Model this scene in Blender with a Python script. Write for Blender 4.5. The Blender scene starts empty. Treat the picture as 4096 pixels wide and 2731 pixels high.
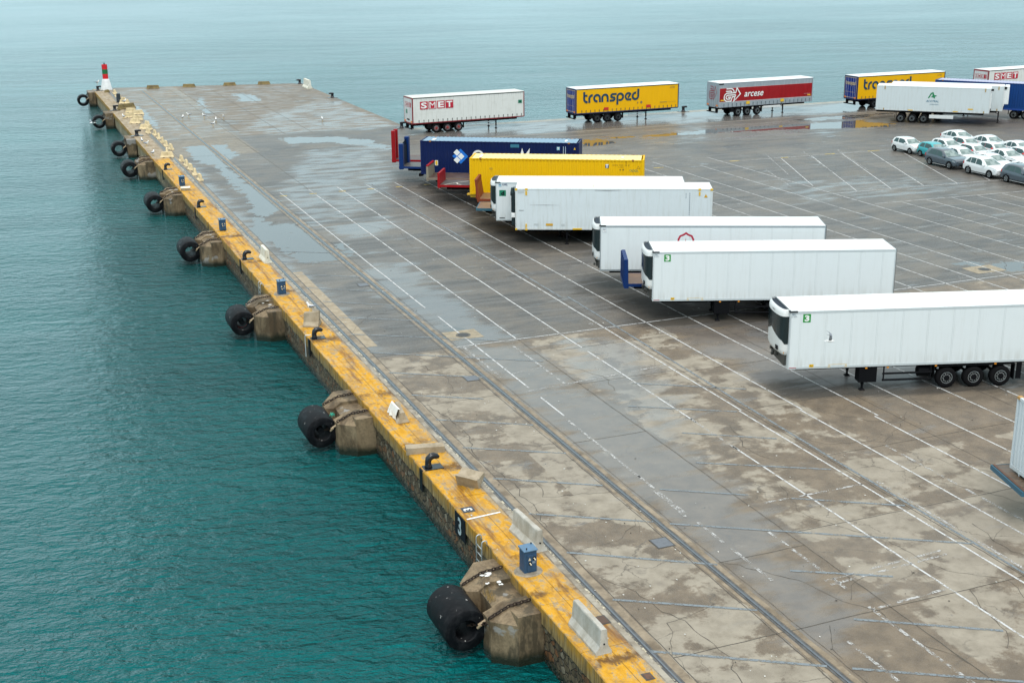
import bpy, math, random
import numpy as np
from mathutils import Vector, Matrix
R = math.radians
random.seed(7)
SC = bpy.context.scene
COL = SC.collection

# ------------------------------------------------------------------ camera
CAM_Z = 20.4736
cam = bpy.data.cameras.new("camera"); cam.lens = 45.216; cam.sensor_width = 36.0
cam.clip_end = 20000; cam.clip_start = 0.5
camo = bpy.data.objects.new("camera", cam); COL.objects.link(camo)
r_ = Vector((0.92695547, -0.37507843, -0.00835012)); u_ = Vector((0.11910657, 0.2731045, 0.9545824)); f_ = Vector((0.35576282, 0.88584993, -0.29783001))
m = Matrix.Identity(4)
for i in range(3):
    m[i][0] = r_[i]; m[i][1] = u_[i]; m[i][2] = -f_[i]; m[i][3] = (0, 0, CAM_Z)[i]
camo.matrix_world = m
SC.camera = camo

# ------------------------------------------------------------------ sky, sun, exposure
SUN_EL, SUN_AZ = 55.0, 200.0
w = bpy.data.worlds.new("World"); SC.world = w; w.use_nodes = True
nt = w.node_tree; bg = nt.nodes["Background"]
sky = nt.nodes.new("ShaderNodeTexSky"); sky.sky_type = 'NISHITA'; sky.sun_disc = False
sky.sun_elevation = R(SUN_EL); sky.sun_rotation = R(SUN_AZ); sky.air_density = 1.0; sky.dust_density = 3.0; sky.ozone_density = 1.0
hs = nt.nodes.new("ShaderNodeHueSaturation"); hs.inputs['Saturation'].default_value = 0.30
nt.links.new(sky.outputs[0], hs.inputs['Color'])
# overcast deck: brighter overhead than at the horizon
tcg = nt.nodes.new("ShaderNodeTexCoord"); sxg = nt.nodes.new("ShaderNodeSeparateXYZ"); nt.links.new(tcg.outputs['Generated'], sxg.inputs[0])
mrg = nt.nodes.new("ShaderNodeMapRange"); mrg.inputs[1].default_value = 0.36; mrg.inputs[2].default_value = 1.0; nt.links.new(sxg.outputs['Z'], mrg.inputs[0])
gr = nt.nodes.new("ShaderNodeMix"); gr.data_type = 'RGBA'; gr.inputs[6].default_value = (5.5, 7.7, 8.45, 1); gr.inputs[7].default_value = (13.2, 12.4, 11.8, 1); nt.links.new(mrg.outputs[0], gr.inputs[0])
ov = nt.nodes.new("ShaderNodeMix"); ov.data_type = 'RGBA'; ov.inputs[0].default_value = 0.85
nt.links.new(gr.outputs[2], ov.inputs[7])
nt.links.new(hs.outputs[0], ov.inputs[6])
# broken brightness of a cloud deck
tcw = nt.nodes.new("ShaderNodeTexCoord"); mpw = nt.nodes.new("ShaderNodeMapping"); mpw.inputs['Scale'].default_value = (1.2, 1.2, 3.5)
nzw = nt.nodes.new("ShaderNodeTexNoise"); nzw.inputs['Scale'].default_value = 1.6; nzw.inputs['Detail'].default_value = 5
mrw = nt.nodes.new("ShaderNodeMapRange"); mrw.inputs[1].default_value = .3; mrw.inputs[2].default_value = .7; mrw.inputs[3].default_value = .82; mrw.inputs[4].default_value = 1.15
vmw = nt.nodes.new("ShaderNodeVectorMath"); vmw.operation = 'SCALE'
nt.links.new(tcw.outputs['Generated'], mpw.inputs[0]); nt.links.new(mpw.outputs[0], nzw.inputs['Vector']); nt.links.new(nzw.outputs[0], mrw.inputs[0])
nt.links.new(ov.outputs[2], vmw.inputs[0]); nt.links.new(mrw.outputs[0], vmw.inputs['Scale'])
nt.links.new(vmw.outputs[0], bg.inputs['Color']); bg.inputs['Strength'].default_value = 0.12
sun = bpy.data.lights.new("sun", 'SUN'); sun.energy = 1.45; sun.angle = R(30); sun.color = (1.0, .965, .92)
suno = bpy.data.objects.new("sun", sun); COL.objects.link(suno)
az = R(SUN_AZ)
sd = Vector((math.sin(az) * math.cos(R(SUN_EL)), math.cos(az) * math.cos(R(SUN_EL)), math.sin(R(SUN_EL))))
suno.rotation_euler = sd.to_track_quat('Z', 'Y').to_euler()
SC.view_settings.view_transform = 'Standard'; SC.view_settings.look = 'None'; SC.view_settings.gamma = 1; SC.view_settings.exposure = 0.28
SC.cycles.max_bounces = 6; SC.cycles.glossy_bounces = 3; SC.cycles.diffuse_bounces = 3; SC.cycles.transparent_max_bounces = 6
SC.cycles.caustics_reflective = False; SC.cycles.caustics_refractive = False

# ------------------------------------------------------------------ node helpers
class NB:
    def __init__(s, name):
        s.m = bpy.data.materials.new(name); s.m.use_nodes = True; s.t = s.m.node_tree; s.b = s.t.nodes["Principled BSDF"]
        s.tc = None
    def n(s, ty, **k):
        x = s.t.nodes.new(ty)
        for a, v in k.items(): setattr(x, a, v)
        return x
    def l(s, a, b): s.t.links.new(a, b)
    def put(s, sock, v):
        if v is None: return
        if isinstance(v, bpy.types.NodeSocket): s.l(v, sock)
        elif isinstance(v, (tuple, list)):
            sock.default_value = tuple(v) + ((1,) if len(v) == 3 and len(sock.default_value) == 4 else ())
        else: sock.default_value = v
    def obj(s):
        if s.tc is None: s.tc = s.n("ShaderNodeTexCoord")
        return s.tc.outputs['Object']
    def geo(s):
        return s.n("ShaderNodeNewGeometry").outputs['Position']
    def map(s, vec, scale=(1, 1, 1), rot=(0, 0, 0), loc=(0, 0, 0)):
        x = s.n("ShaderNodeMapping"); s.l(vec, x.inputs[0]); x.inputs['Scale'].default_value = scale; x.inputs['Rotation'].default_value = rot; x.inputs['Location'].default_value = loc
        return x.outputs[0]
    def noise(s, vec, sc=1, det=4, rough=.55, dist=0):
        x = s.n("ShaderNodeTexNoise"); s.l(vec, x.inputs['Vector']); x.inputs['Scale'].default_value = sc; x.inputs['Detail'].default_value = det; x.inputs['Roughness'].default_value = rough; x.inputs['Distortion'].default_value = dist
        return x.outputs[0]
    def voro(s, vec, sc=1, feat='F1', out='Distance', rand=1):
        x = s.n("ShaderNodeTexVoronoi", feature=feat); s.l(vec, x.inputs['Vector']); x.inputs['Scale'].default_value = sc; x.inputs['Randomness'].default_value = rand
        return x.outputs[out]
    def ss(s, v, a, b, lo=0., hi=1.):
        x = s.n("ShaderNodeMapRange", interpolation_type='SMOOTHSTEP'); s.put(x.inputs[0], v)
        x.inputs[1].default_value = a; x.inputs[2].default_value = b; x.inputs[3].default_value = lo; x.inputs[4].default_value = hi
        return x.outputs[0]
    def math(s, op, a, b=0., c=None):
        x = s.n("ShaderNodeMath", operation=op); s.put(x.inputs[0], a); s.put(x.inputs[1], b)
        if c is not None: s.put(x.inputs[2], c)
        return x.outputs[0]
    def mix(s, f, a, b, mode='MIX'):
        x = s.n("ShaderNodeMix", data_type='RGBA', blend_type=mode); s.put(x.inputs[0], f); s.put(x.inputs[6], a); s.put(x.inputs[7], b)
        return x.outputs[2]
    def fmix(s, f, a, b):
        x = s.n("ShaderNodeMix", data_type='FLOAT'); s.put(x.inputs[0], f); s.put(x.inputs[2], a); s.put(x.inputs[3], b)
        return x.outputs[0]
    def attr(s, nm):
        x = s.n("ShaderNodeAttribute", attribute_name=nm); return x.outputs['Fac']
    def xyz(s, vec):
        x = s.n("ShaderNodeSeparateXYZ"); s.l(vec, x.inputs[0]); return x.outputs
    def bump(s, h, dist=.02, st=1., nrm=None):
        x = s.n("ShaderNodeBump"); s.l(h, x.inputs['Height']); x.inputs['Distance'].default_value = dist; s.put(x.inputs['Strength'], st)
        if nrm is not None: s.l(nrm, x.inputs['Normal'])
        return x.outputs[0]
    def set(s, col=None, rough=None, metal=None, spec=None, nrm=None, ior=None):
        s.put(s.b.inputs['Base Color'], col); s.put(s.b.inputs['Roughness'], rough); s.put(s.b.inputs['Metallic'], metal)
        s.put(s.b.inputs['Specular IOR Level'], spec); s.put(s.b.inputs['IOR'], ior)
        if nrm is not None: s.l(nrm, s.b.inputs['Normal'])
        return s.m

_mc = {}
def paint(name, c, rough=.35, dirt=.25, dirtc=None, metal=0., scale=1., seed=0):
    """painted or moulded surface with rain streaks and grime"""
    key = (name, c)
    if key in _mc: return _mc[key]
    b = NB(name); o = b.obj()
    st = b.noise(b.map(o, (3 * scale, 3 * scale, .35 * scale), loc=(seed * 3.1, 0, 0)), 2.2, 5, .65)
    bl = b.noise(b.map(o, (1, 1, 1), loc=(seed, seed, 0)), .9 * scale, 6, .6)
    k = b.math('MULTIPLY', b.ss(st, .45, .75), dirt)
    k2 = b.math('MULTIPLY', b.ss(bl, .5, .8), dirt * .8)
    dc = dirtc or tuple(x * .35 + .06 for x in c)
    col = b.mix(k, c, dc); col = b.mix(k2, col, tuple(x * .55 + .04 for x in c))
    rg = b.fmix(k, rough, min(1, rough + .3))
    _mc[key] = b.set(col, rg, metal, .22)
    return _mc[key]
def flat(name, c, rough=.5, metal=0., dirt=.12):
    key = ('f', name, c)
    if key not in _mc:
        b = NB(name); n = b.noise(b.obj(), 6, 4)
        _mc[key] = b.set(b.mix(b.math('MULTIPLY', b.ss(n, .45, .75), dirt), c, tuple(x * .4 for x in c)), rough, metal)
    if sum(c) < .06 and rough >= .38: _mc[key].node_tree.nodes['Principled BSDF'].inputs['Specular IOR Level'].default_value = .08
    return _mc[key]

# ------------------------------------------------------------------ mesh helpers
class MB:
    def __init__(s): s.v = []; s.f = []; s.mi = []
    def add(s, vs, fs, mi=0, M=None):
        k = len(s.v)
        if M is not None: vs = [tuple(M @ Vector(v)) for v in vs]
        s.v += [tuple(v) for v in vs]; s.f += [tuple(i + k for i in f) for f in fs]; s.mi += [mi] * len(fs); return s
    def box(s, x0, x1, y0, y1, z0, z1, mi=0, M=None):
        vs = [(x0, y0, z0), (x1, y0, z0), (x1, y1, z0), (x0, y1, z0), (x0, y0, z1), (x1, y0, z1), (x1, y1, z1), (x0, y1, z1)]
        return s.add(vs, [(0, 3, 2, 1), (4, 5, 6, 7), (0, 1, 5, 4), (1, 2, 6, 5), (2, 3, 7, 6), (3, 0, 4, 7)], mi, M)
    def bbox(s, x0, x1, y0, y1, z0, z1, b=.02, mi=0, M=None):
        """box with chamfered edges"""
        xs, ys, zs = (x0, x1), (y0, y1), (z0, z1); vs = []; idx = {}
        for i in (0, 1):
            for j in (0, 1):
                for k in (0, 1):
                    sx, sy, sz = (1, -1)[i], (1, -1)[j], (1, -1)[k]
                    for a in range(3):
                        p = [xs[i] + sx * b, ys[j] + sy * b, zs[k] + sz * b]; p[a] = (xs, ys, zs)[a][(i, j, k)[a]]
                        idx[(i, j, k, a)] = len(vs); vs.append(tuple(p))
        I = lambda i, j, k, a: idx[(i, j, k, a)]
        fs = []
        for i in (0, 1): fs.append((I(i, 0, 0, 0), I(i, 0, 1, 0), I(i, 1, 1, 0), I(i, 1, 0, 0)))
        for j in (0, 1): fs.append((I(0, j, 0, 1), I(1, j, 0, 1), I(1, j, 1, 1), I(0, j, 1, 1)))
        for k in (0, 1): fs.append((I(0, 0, k, 2), I(0, 1, k, 2), I(1, 1, k, 2), I(1, 0, k, 2)))
        for j in (0, 1):
            for k in (0, 1): fs.append((I(0, j, k, 1), I(1, j, k, 1), I(1, j, k, 2), I(0, j, k, 2)))
        for i in (0, 1):
            for k in (0, 1): fs.append((I(i, 0, k, 0), I(i, 1, k, 0), I(i, 1, k, 2), I(i, 0, k, 2)))
        for i in (0, 1):
            for j in (0, 1): fs.append((I(i, j, 0, 0), I(i, j, 1, 0), I(i, j, 1, 1), I(i, j, 0, 1)))
        for i in (0, 1):
            for j in (0, 1):
                for k in (0, 1): fs.append((I(i, j, k, 0), I(i, j, k, 1), I(i, j, k, 2)))
        return s.add(vs, fs, mi, M)
    def loft(s, rings, closed=True, caps=True, mi=0, M=None):
        n = len(rings[0]); vs = [p for r in rings for p in r]; fs = []
        for a in range(len(rings) - 1):
            for i in range(n if closed else n - 1):
                j = (i + 1) % n; fs.append((a * n + i, a * n + j, (a + 1) * n + j, (a + 1) * n + i))
        if caps and closed:
            fs.append(tuple(range(n - 1, -1, -1))); fs.append(tuple((len(rings) - 1) * n + i for i in range(n)))
        return s.add(vs, fs, mi, M)
    def lathe(s, prof, seg=20, mi=0, M=None, axis='z'):
        """prof: list of (radius, height); axis of revolution"""
        rings = []
        for r, h in prof:
            ring = []
            for i in range(seg):
                a = 2 * math.pi * i / seg; x, y = r * math.cos(a), r * math.sin(a)
                ring.append((x, y, h) if axis == 'z' else (x, h, y) if axis == 'y' else (h, x, y))
            rings.append(ring)
        return s.loft(rings, True, False, mi, M)
    def cyl(s, p, q, r, seg=10, mi=0, r2=None, M=None):
        return s.tube([p, q], [r, r if r2 is None else r2], seg, mi, M)
    def tube(s, pts, r, seg=8, mi=0, M=None, caps=True):
        pts = [Vector(p) for p in pts]; n = len(pts)
        if not isinstance(r, (list, tuple)): r = [r] * n
        rings = []; up = Vector((0, 0, 1)); side = None
        for i, p in enumerate(pts):
            d = (pts[min(i + 1, n - 1)] - pts[max(i - 1, 0)]).normalized()
            if side is None:
                side = d.cross(up) if abs(d.z) < .95 else d.cross(Vector((0, 1, 0)))
            side = (side - d * side.dot(d)).normalized(); o = d.cross(side)
            rings.append([tuple(p + side * (r[i] * math.cos(2 * math.pi * k / seg)) + o * (r[i] * math.sin(2 * math.pi * k / seg))) for k in range(seg)])
        return s.loft(rings, True, caps, mi, M)
    def poly(s, pts, mi=0, M=None): return s.add(pts, [tuple(range(len(pts)))], mi, M)
    def prism(s, poly, h0, h1, plane='xy', mi=0, M=None):
        """extrude 2D polygon; plane xy->z, xz->y, yz->x"""
        def P(p, h): return (p[0], p[1], h) if plane == 'xy' else (p[0], h, p[1]) if plane == 'xz' else (h, p[0], p[1])
        return s.loft([[P(p, h0) for p in poly], [P(p, h1) for p in poly]], True, True, mi, M)
    def ribbon(s, pts, wd, fn, mi=0, closed=False):
        """flat stroke along 2D points, fn maps (u,v)->3D"""
        P = [Vector((p[0], p[1])) for p in pts]; n = len(P)
        L, Rr = [], []
        for i in range(n):
            if closed: a, b = P[i - 1], P[(i + 1) % n]
            else: a, b = P[max(i - 1, 0)], P[min(i + 1, n - 1)]
            d1 = (P[i] - a); d2 = (b - P[i])
            if d1.length < 1e-9: d1 = d2
            if d2.length < 1e-9: d2 = d1
            d1 = d1.normalized(); d2 = d2.normalized(); t = (d1 + d2)
            t = t.normalized() if t.length > 1e-6 else d1
            nn = Vector((-t.y, t.x)); c = max(.35, nn.dot(Vector((-d1.y, d1.x))))
            ww = (wd[i] if isinstance(wd, (list, tuple)) else wd) / 2 / c
            L.append(P[i] + nn * ww); Rr.append(P[i] - nn * ww)
        vs = [fn(*q) for q in L] + [fn(*q) for q in Rr]; fs = []
        for i in range(n if closed else n - 1):
            j = (i + 1) % n; fs.append((i, n + i, n + j, j))
        return s.add(vs, fs, mi)
    def build(s, name, mats, parent=None, smooth=False, angle=None):
        me = bpy.data.meshes.new(name); me.from_pydata(s.v, [], s.f)
        if not isinstance(mats, (list, tuple)): mats = [mats]
        for mt in mats: me.materials.append(mt)
        if len(mats) > 1: me.polygons.foreach_set('material_index', s.mi)
        me.update()
        import bmesh
        bm = bmesh.new(); bm.from_mesh(me); bmesh.ops.recalc_face_normals(bm, faces=bm.faces)
        bm.to_mesh(me); bm.free()
        if smooth: me.polygons.foreach_set('use_smooth', [True] * len(me.polygons))
        if smooth and angle: me.set_sharp_from_angle(angle=R(angle))
        o = bpy.data.objects.new(name, me); COL.objects.link(o)
        if parent is not None: o.parent = parent
        return o

def thing(name, label, cat, loc=(0, 0, 0), yaw=0, group=None):
    o = bpy.data.objects.new(name, None); COL.objects.link(o); o.location = loc; o.rotation_euler = (0, 0, R(yaw))
    o.empty_display_size = .3
    o['label'] = label; o['category'] = cat
    if group: o['group'] = group
    return o
def tag(o, label, cat, group=None):
    o['label'] = label; o['category'] = cat
    if group: o['group'] = group
    return o
def struct(o, kind='structure'): o['kind'] = kind; return o
def kids(o): return [c for c in bpy.data.objects if c.parent == o]
def dup(root, loc, yaw, label, group=None, name=None):
    def cp(o, par):
        c = o.copy(); COL.objects.link(c)
        if par is not None: c.parent = par
        for ch in KIDS.get(o.name, []): cp(ch, c)
        return c
    KIDS = {}
    for ob in bpy.data.objects:
        if ob.parent: KIDS.setdefault(ob.parent.name, []).append(ob)
    c = cp(root, None); c.location = loc; c.rotation_euler = (0, 0, R(yaw)); c['label'] = label
    if group: c['group'] = group
    return c

def text_geo(txt, bold=0., shear=0., sp=1.):
    cu = bpy.data.curves.new('t', 'FONT'); cu.body = txt; cu.offset = bold; cu.shear = shear; cu.space_character = sp; cu.resolution_u = 3
    ob = bpy.data.objects.new('t', cu); COL.objects.link(ob); bpy.context.view_layer.update()
    me = bpy.data.meshes.new_from_object(ob.evaluated_get(bpy.context.evaluated_depsgraph_get()))
    vs = [(v.co.x, v.co.y) for v in me.vertices]; fs = [tuple(p.vertices) for p in me.polygons]
    bpy.data.objects.remove(ob); bpy.data.curves.remove(cu); bpy.data.meshes.remove(me)
    return vs, fs
def put_text(mb, txt, u0, u1, v0, v1, fn, bold=0., shear=0., sp=1., mi=0):
    vs, fs = text_geo(txt, bold, shear, sp)
    x0 = min(v[0] for v in vs); x1 = max(v[0] for v in vs); y0 = min(v[1] for v in vs); y1 = max(v[1] for v in vs)
    mb.add([fn(u0 + (x - x0) / (x1 - x0) * (u1 - u0), v0 + (y - y0) / (y1 - y0) * (v1 - v0)) for x, y in vs], fs, mi)
def rect(mb, u0, u1, v0, v1, fn, mi=0): mb.poly([fn(u0, v0), fn(u1, v0), fn(u1, v1), fn(u0, v1)], mi)
def arc(cx, cy, r, a0, a1, n=12, ry=None):
    ry = r if ry is None else ry
    return [(cx + r * math.cos(R(a0 + (a1 - a0) * i / n)), cy + ry * math.sin(R(a0 + (a1 - a0) * i / n))) for i in range(n + 1)]
# ================================================================== WATER
EX = 14.56; WZ = -2.0
def mat_water():
    b = NB("water"); o = b.obj()
    p = b.map(o, (1, 1, 1), rot=(0, 0, R(16)))
    w1 = b.noise(b.map(p, (.80, 1.45, 1)), 1.05, 4, .58, .35)
    w2 = b.noise(b.map(p, (1.2, 1.9, 1)), 2.6, 4, .6, .3)
    w3 = b.noise(b.map(p, (.05, .16, 1)), 1, 3, .5)
    w4 = b.noise(b.map(o, (.012, .02, 1)), 1, 3, .5)
    h = b.math('ADD', b.math('MULTIPLY', w1, .95), b.math('MULTIPLY', w2, .30))
    h = b.math('ADD', h, b.math('MULTIPLY', w3, 1.6))
    amp = b.math('MULTIPLY', b.ss(w4, .3, .7, .55, 1.25), b.ss(b.xyz(o)[1], 90, 420, 1.0, .30))
    nr = b.bump(b.math('MULTIPLY', h, amp), .43, 1.0)
    sc = b.noise(b.map(o, (.03, .05, 1)), 1, 4)
    col = b.mix(b.ss(sc, .35, .7), (.000, .042, .045), (.000, .068, .069))
    b.b.inputs['Specular Tint'].default_value = (.02, .78, .82, 1)
    return b.set(col, .045, 0, .75, nr, 1.44)
mb = MB(); mb.poly([(-4000, -2000, WZ), (5000, -2000, WZ), (5000, 8000, WZ), (-4000, 8000, WZ)])
struct(mb.build('water', mat_water()))

# ================================================================== GROUND
PUD = {'A1': [(71.44, 125.2), (76.45, 125.94), (87.72, 125.13), (92.19, 125.02), (98.28, 125.59), (97.8, 122.33), (93.35, 119.17), (88.5, 120.46), (80.86, 122.58), (72.73, 123.37), (70.36, 123.29)],
'A2': [(85.65, 128.15), (90.22, 129.04), (94.91, 129.07), (101.29, 128.96), (100.66, 127.33), (93.15, 126.64), (88.77, 126.93)],
'A3': [(96.64, 137.75), (102.37, 139.09), (104.15, 134.1), (101.6, 132.17), (97.22, 131.98), (93.4, 133.07)],
'A4': [(79.64, 139.71), (82.38, 139.92), (82.05, 136.3), (77.66, 136.22)],
'A5': [(58.41, 124.8), (60.82, 125.07), (60.88, 121.8), (57.99, 120.05), (56.68, 121.1)],
'A5b': [(62.82, 124.93), (69.83, 124.93), (72.73, 124.69), (71.46, 123.2), (67.47, 123.6), (60.39, 124.2)],
'A6': [(29.02, 140.48), (34.9, 138.86), (37.69, 134.67), (38.38, 128.39), (37.97, 127.04), (33.16, 135.13), (29.39, 135.27), (29.0, 139.34)],
'A7': [(18.72, 138.77), (22.94, 138.11), (22.71, 130.03), (20.55, 126.98), (20.42, 124.82), (18.66, 125.63), (18.16, 130.38)],
'A7b': [(20.5, 127), (19.6, 126), (19.0, 113), (19.4, 104), (20.7, 105), (20.8, 115)],
'A8': [(20.7, 113.57), (21.29, 105.76), (20.8, 101.21), (19.0, 98.84), (18.27, 101.06)],
'A9': [(18.04, 99.9), (18.95, 95.85), (20.63, 95.68), (20.89, 91.01), (20.59, 82.62), (18.04, 82.16), (17.85, 88.18), (16.78, 93.41)],
'C1': [(31.98, 185.08), (33.28, 186.21), (34.74, 184.3), (34.94, 177.9), (34.33, 174.92), (31.45, 175.79), (32.06, 181.57)],
'A10': [(22.31, 88.77), (22.2, 84.75), (22.56, 84.1), (21.16, 82.83), (21.43, 87.08)],
'A11': [(26.92, 184.09), (27.73, 182.56), (26.71, 173.4), (25.83, 164.12), (24.98, 165.46), (25.91, 176.9)],
'A12': [(17.75, 177.76), (18.59, 177.35), (18.61, 167.6), (18.79, 164.79), (18.63, 157.97), (17.67, 152.04), (17.41, 159.39), (17.52, 168.13)],
'A13': [(21.59, 64.49), (22.86, 64.4), (22.95, 63.44), (21.69, 62.34), (21.37, 63.37)],
'A17': [(57.41, 65.07), (62.03, 63.84), (59.66, 61.28)],
'A19': [(69.44, 114.49), (71.33, 114.11), (70.09, 113.68)],
'B1': [(14.9, 165.49), (15.2, 165.8), (15.24, 164.28), (14.9, 163.77)]}
SHEEN = {'A14': [(21.33, 61.34), (24.74, 61.15), (24.97, 57.28), (24.81, 53.32), (25.6, 50.2), (25.9, 46), (25.3, 42), (25.0, 35.46), (23.25, 34.39), (23.6, 32.9), (23.28, 29.31), (21.3, 27.5), (21.3, 45), (21.5, 56)],
'S2': [(27.5, 60), (30.3, 58), (29, 52), (26.6, 46), (25.2, 46), (25.2, 56)],
'S11': [(24.94, 94.33), (28.24, 93.45), (25.82, 89.35), (22.8, 88.55), (22.52, 93.08)],
'S12': [(20.9, 80), (22.4, 80), (22.5, 61.5), (21.1, 61.5)],
'S3': [(21.3, 80), (24.5, 80), (24.5, 61.5), (21.3, 61.5)],
'S4': [(28, 143), (44, 142.5), (44, 171), (40, 172), (30, 160), (27, 150)],
'S5': [(20.5, 92), (22, 110), (30, 131), (38, 131), (33, 110), (27, 97)],
'S6': [(45, 131.5), (118, 131.5), (118, 139.6), (45, 139.6)],
'S7': [(60, 118), (110, 116), (110, 129), (60, 130)],
'S8': [(62, 96), (80, 92), (80, 84), (60, 86)],
'S13': [(17, 143), (44, 143), (44, 194), (17, 200)],
'S9': [(16.2, 128), (17.6, 128), (17.6, 62), (16.2, 62)],
'S10': [(33, 60), (44, 57), (48, 50), (40, 46), (33, 50)]}
def inpoly(X, Y, P, soft):
    """signed soft mask: 1 inside, 0 outside, falloff 'soft' metres"""
    ins = np.zeros(X.shape, bool); d = np.full(X.shape, 1e9); n = len(P)
    for i in range(n):
        x1, y1 = P[i]; x2, y2 = P[(i + 1) % n]
        if y1 != y2:
            c = ((y1 > Y) != (y2 > Y)) & (X < (x2 - x1) * (Y - y1) / (y2 - y1) + x1); ins ^= c
        L = (x2 - x1) ** 2 + (y2 - y1) ** 2
        t = np.clip(((X - x1) * (x2 - x1) + (Y - y1) * (y2 - y1)) / L, 0, 1)
        d = np.minimum(d, np.hypot(X - x1 - t * (x2 - x1), Y - y1 - t * (y2 - y1)))
    return np.clip(.5 + np.where(ins, d, -d) / soft, 0, 1)
def grid_axis(*segs):
    out = []
    for a, b, st in segs:
        n = max(1, int(round((b - a) / st))); out += [a + (b - a) * i / n for i in range(n)]
    return out + [segs[-1][1]]
gx = grid_axis((16.15, 44.4, .4), (44.4, 72, .6), (72, 130, 1.2), (130, 260, 13))
gy = grid_axis((-80, 18, 14), (18, 70, .4), (70, 143, .55), (143, 200, 1.0))
def gend(x): return 201.6 - (x - 17.3) * (6.3 / 27.4)
V = []; idx = {}
for j, y in enumerate(gy):
    for i, x in enumerate(gx):
        if y > 141.5 and x > 44.41: continue
        yy = y
        if y > 143: yy = 143 + (y - 143) / 57.0 * (gend(x) - 143)
        if abs(y - 141.5) < .3 and x > 44.41: yy = 141.5
        idx[(i, j)] = len(V); V.append((x, yy, 0.0))
Fc = [(idx[(i, j)], idx[(i + 1, j)], idx[(i + 1, j + 1)], idx[(i, j + 1)]) for i in range(len(gx) - 1) for j in range(len(gy) - 1)
      if all(k in idx for k in ((i, j), (i + 1, j), (i + 1, j + 1), (i, j + 1)))]
A = np.array(V); X, Y = A[:, 0], A[:, 1]
wet = np.zeros(len(V))
for k, P in PUD.items(): wet = np.maximum(wet, inpoly(X, Y, P, 1.7) * (.82 if k in ('A11', 'A12', 'C1') else 1))
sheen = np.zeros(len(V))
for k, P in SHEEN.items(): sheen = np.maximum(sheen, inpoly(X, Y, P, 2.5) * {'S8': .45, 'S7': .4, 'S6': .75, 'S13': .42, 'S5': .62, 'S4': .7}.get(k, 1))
asph = np.clip((Y - 61.15) / .05, 0, 1); asph = np.where(Y > 143.0, .55, asph)
asph = np.where((X < 25) & (Y > 131) & (Y < 143), .4, asph)
road = ((Y > 131.2) & (X > 45)).astype(float)
tan = np.where((X > 44.4) & (Y > 139.9), 1.0, 0.0)
tan = np.maximum(tan, np.where((X < 25) & (Y > 131.2), .35, 0.0))
tan = np.maximum(tan, np.where((Y > 61.2) & (X < 26.2) & (X > 24.8) & (Y > 170), .5, 0))
pale = np.where((Y < 61.15), .5, .0); pale = np.where((X < 20.6) & (Y < 61.1), .53, pale); pale = np.where((X > 40) & (Y < 61), .44, pale)
pale = np.where((X > 20.6) & (X < 25) & (Y < 61.1), .30, pale); pale = np.where((X > 33) & (X < 52) & (Y > 40) & (Y < 61), .30, pale)
pale = np.where(Y > 143, .40, pale); pale = np.where((Y > 143) & (X > 26), .62, pale)
shade_stain = np.zeros(len(V))  # contact shade painted under and around the trailers, plus some dark oily stains
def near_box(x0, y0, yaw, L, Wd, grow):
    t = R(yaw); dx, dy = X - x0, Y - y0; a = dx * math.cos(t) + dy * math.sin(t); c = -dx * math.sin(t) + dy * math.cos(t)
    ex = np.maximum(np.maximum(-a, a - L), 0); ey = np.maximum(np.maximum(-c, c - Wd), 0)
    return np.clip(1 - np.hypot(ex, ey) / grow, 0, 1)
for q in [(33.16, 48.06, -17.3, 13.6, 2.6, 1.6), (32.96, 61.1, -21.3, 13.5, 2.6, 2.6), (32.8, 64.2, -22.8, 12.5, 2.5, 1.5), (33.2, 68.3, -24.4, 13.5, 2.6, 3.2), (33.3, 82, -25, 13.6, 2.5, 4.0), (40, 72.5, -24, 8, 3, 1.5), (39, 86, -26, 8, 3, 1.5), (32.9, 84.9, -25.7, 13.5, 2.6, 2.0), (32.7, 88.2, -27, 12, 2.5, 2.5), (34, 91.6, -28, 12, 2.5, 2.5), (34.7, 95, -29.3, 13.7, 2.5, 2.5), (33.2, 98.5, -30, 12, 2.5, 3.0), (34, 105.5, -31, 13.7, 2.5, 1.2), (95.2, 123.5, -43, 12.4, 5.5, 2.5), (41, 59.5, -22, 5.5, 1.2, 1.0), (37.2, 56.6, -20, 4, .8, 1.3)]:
    shade_stain = np.maximum(shade_stain, near_box(*q))
me = bpy.data.meshes.new('ground'); me.from_pydata(V, [], Fc)
for nm, ar in (('wet', wet), ('sheen', sheen), ('asph', asph), ('tan', tan), ('pale', pale), ('road', road), ('shade_stain', shade_stain)):
    a = me.attributes.new(nm, 'FLOAT', 'POINT'); a.data.foreach_set('value', ar.astype(np.float32))
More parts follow.
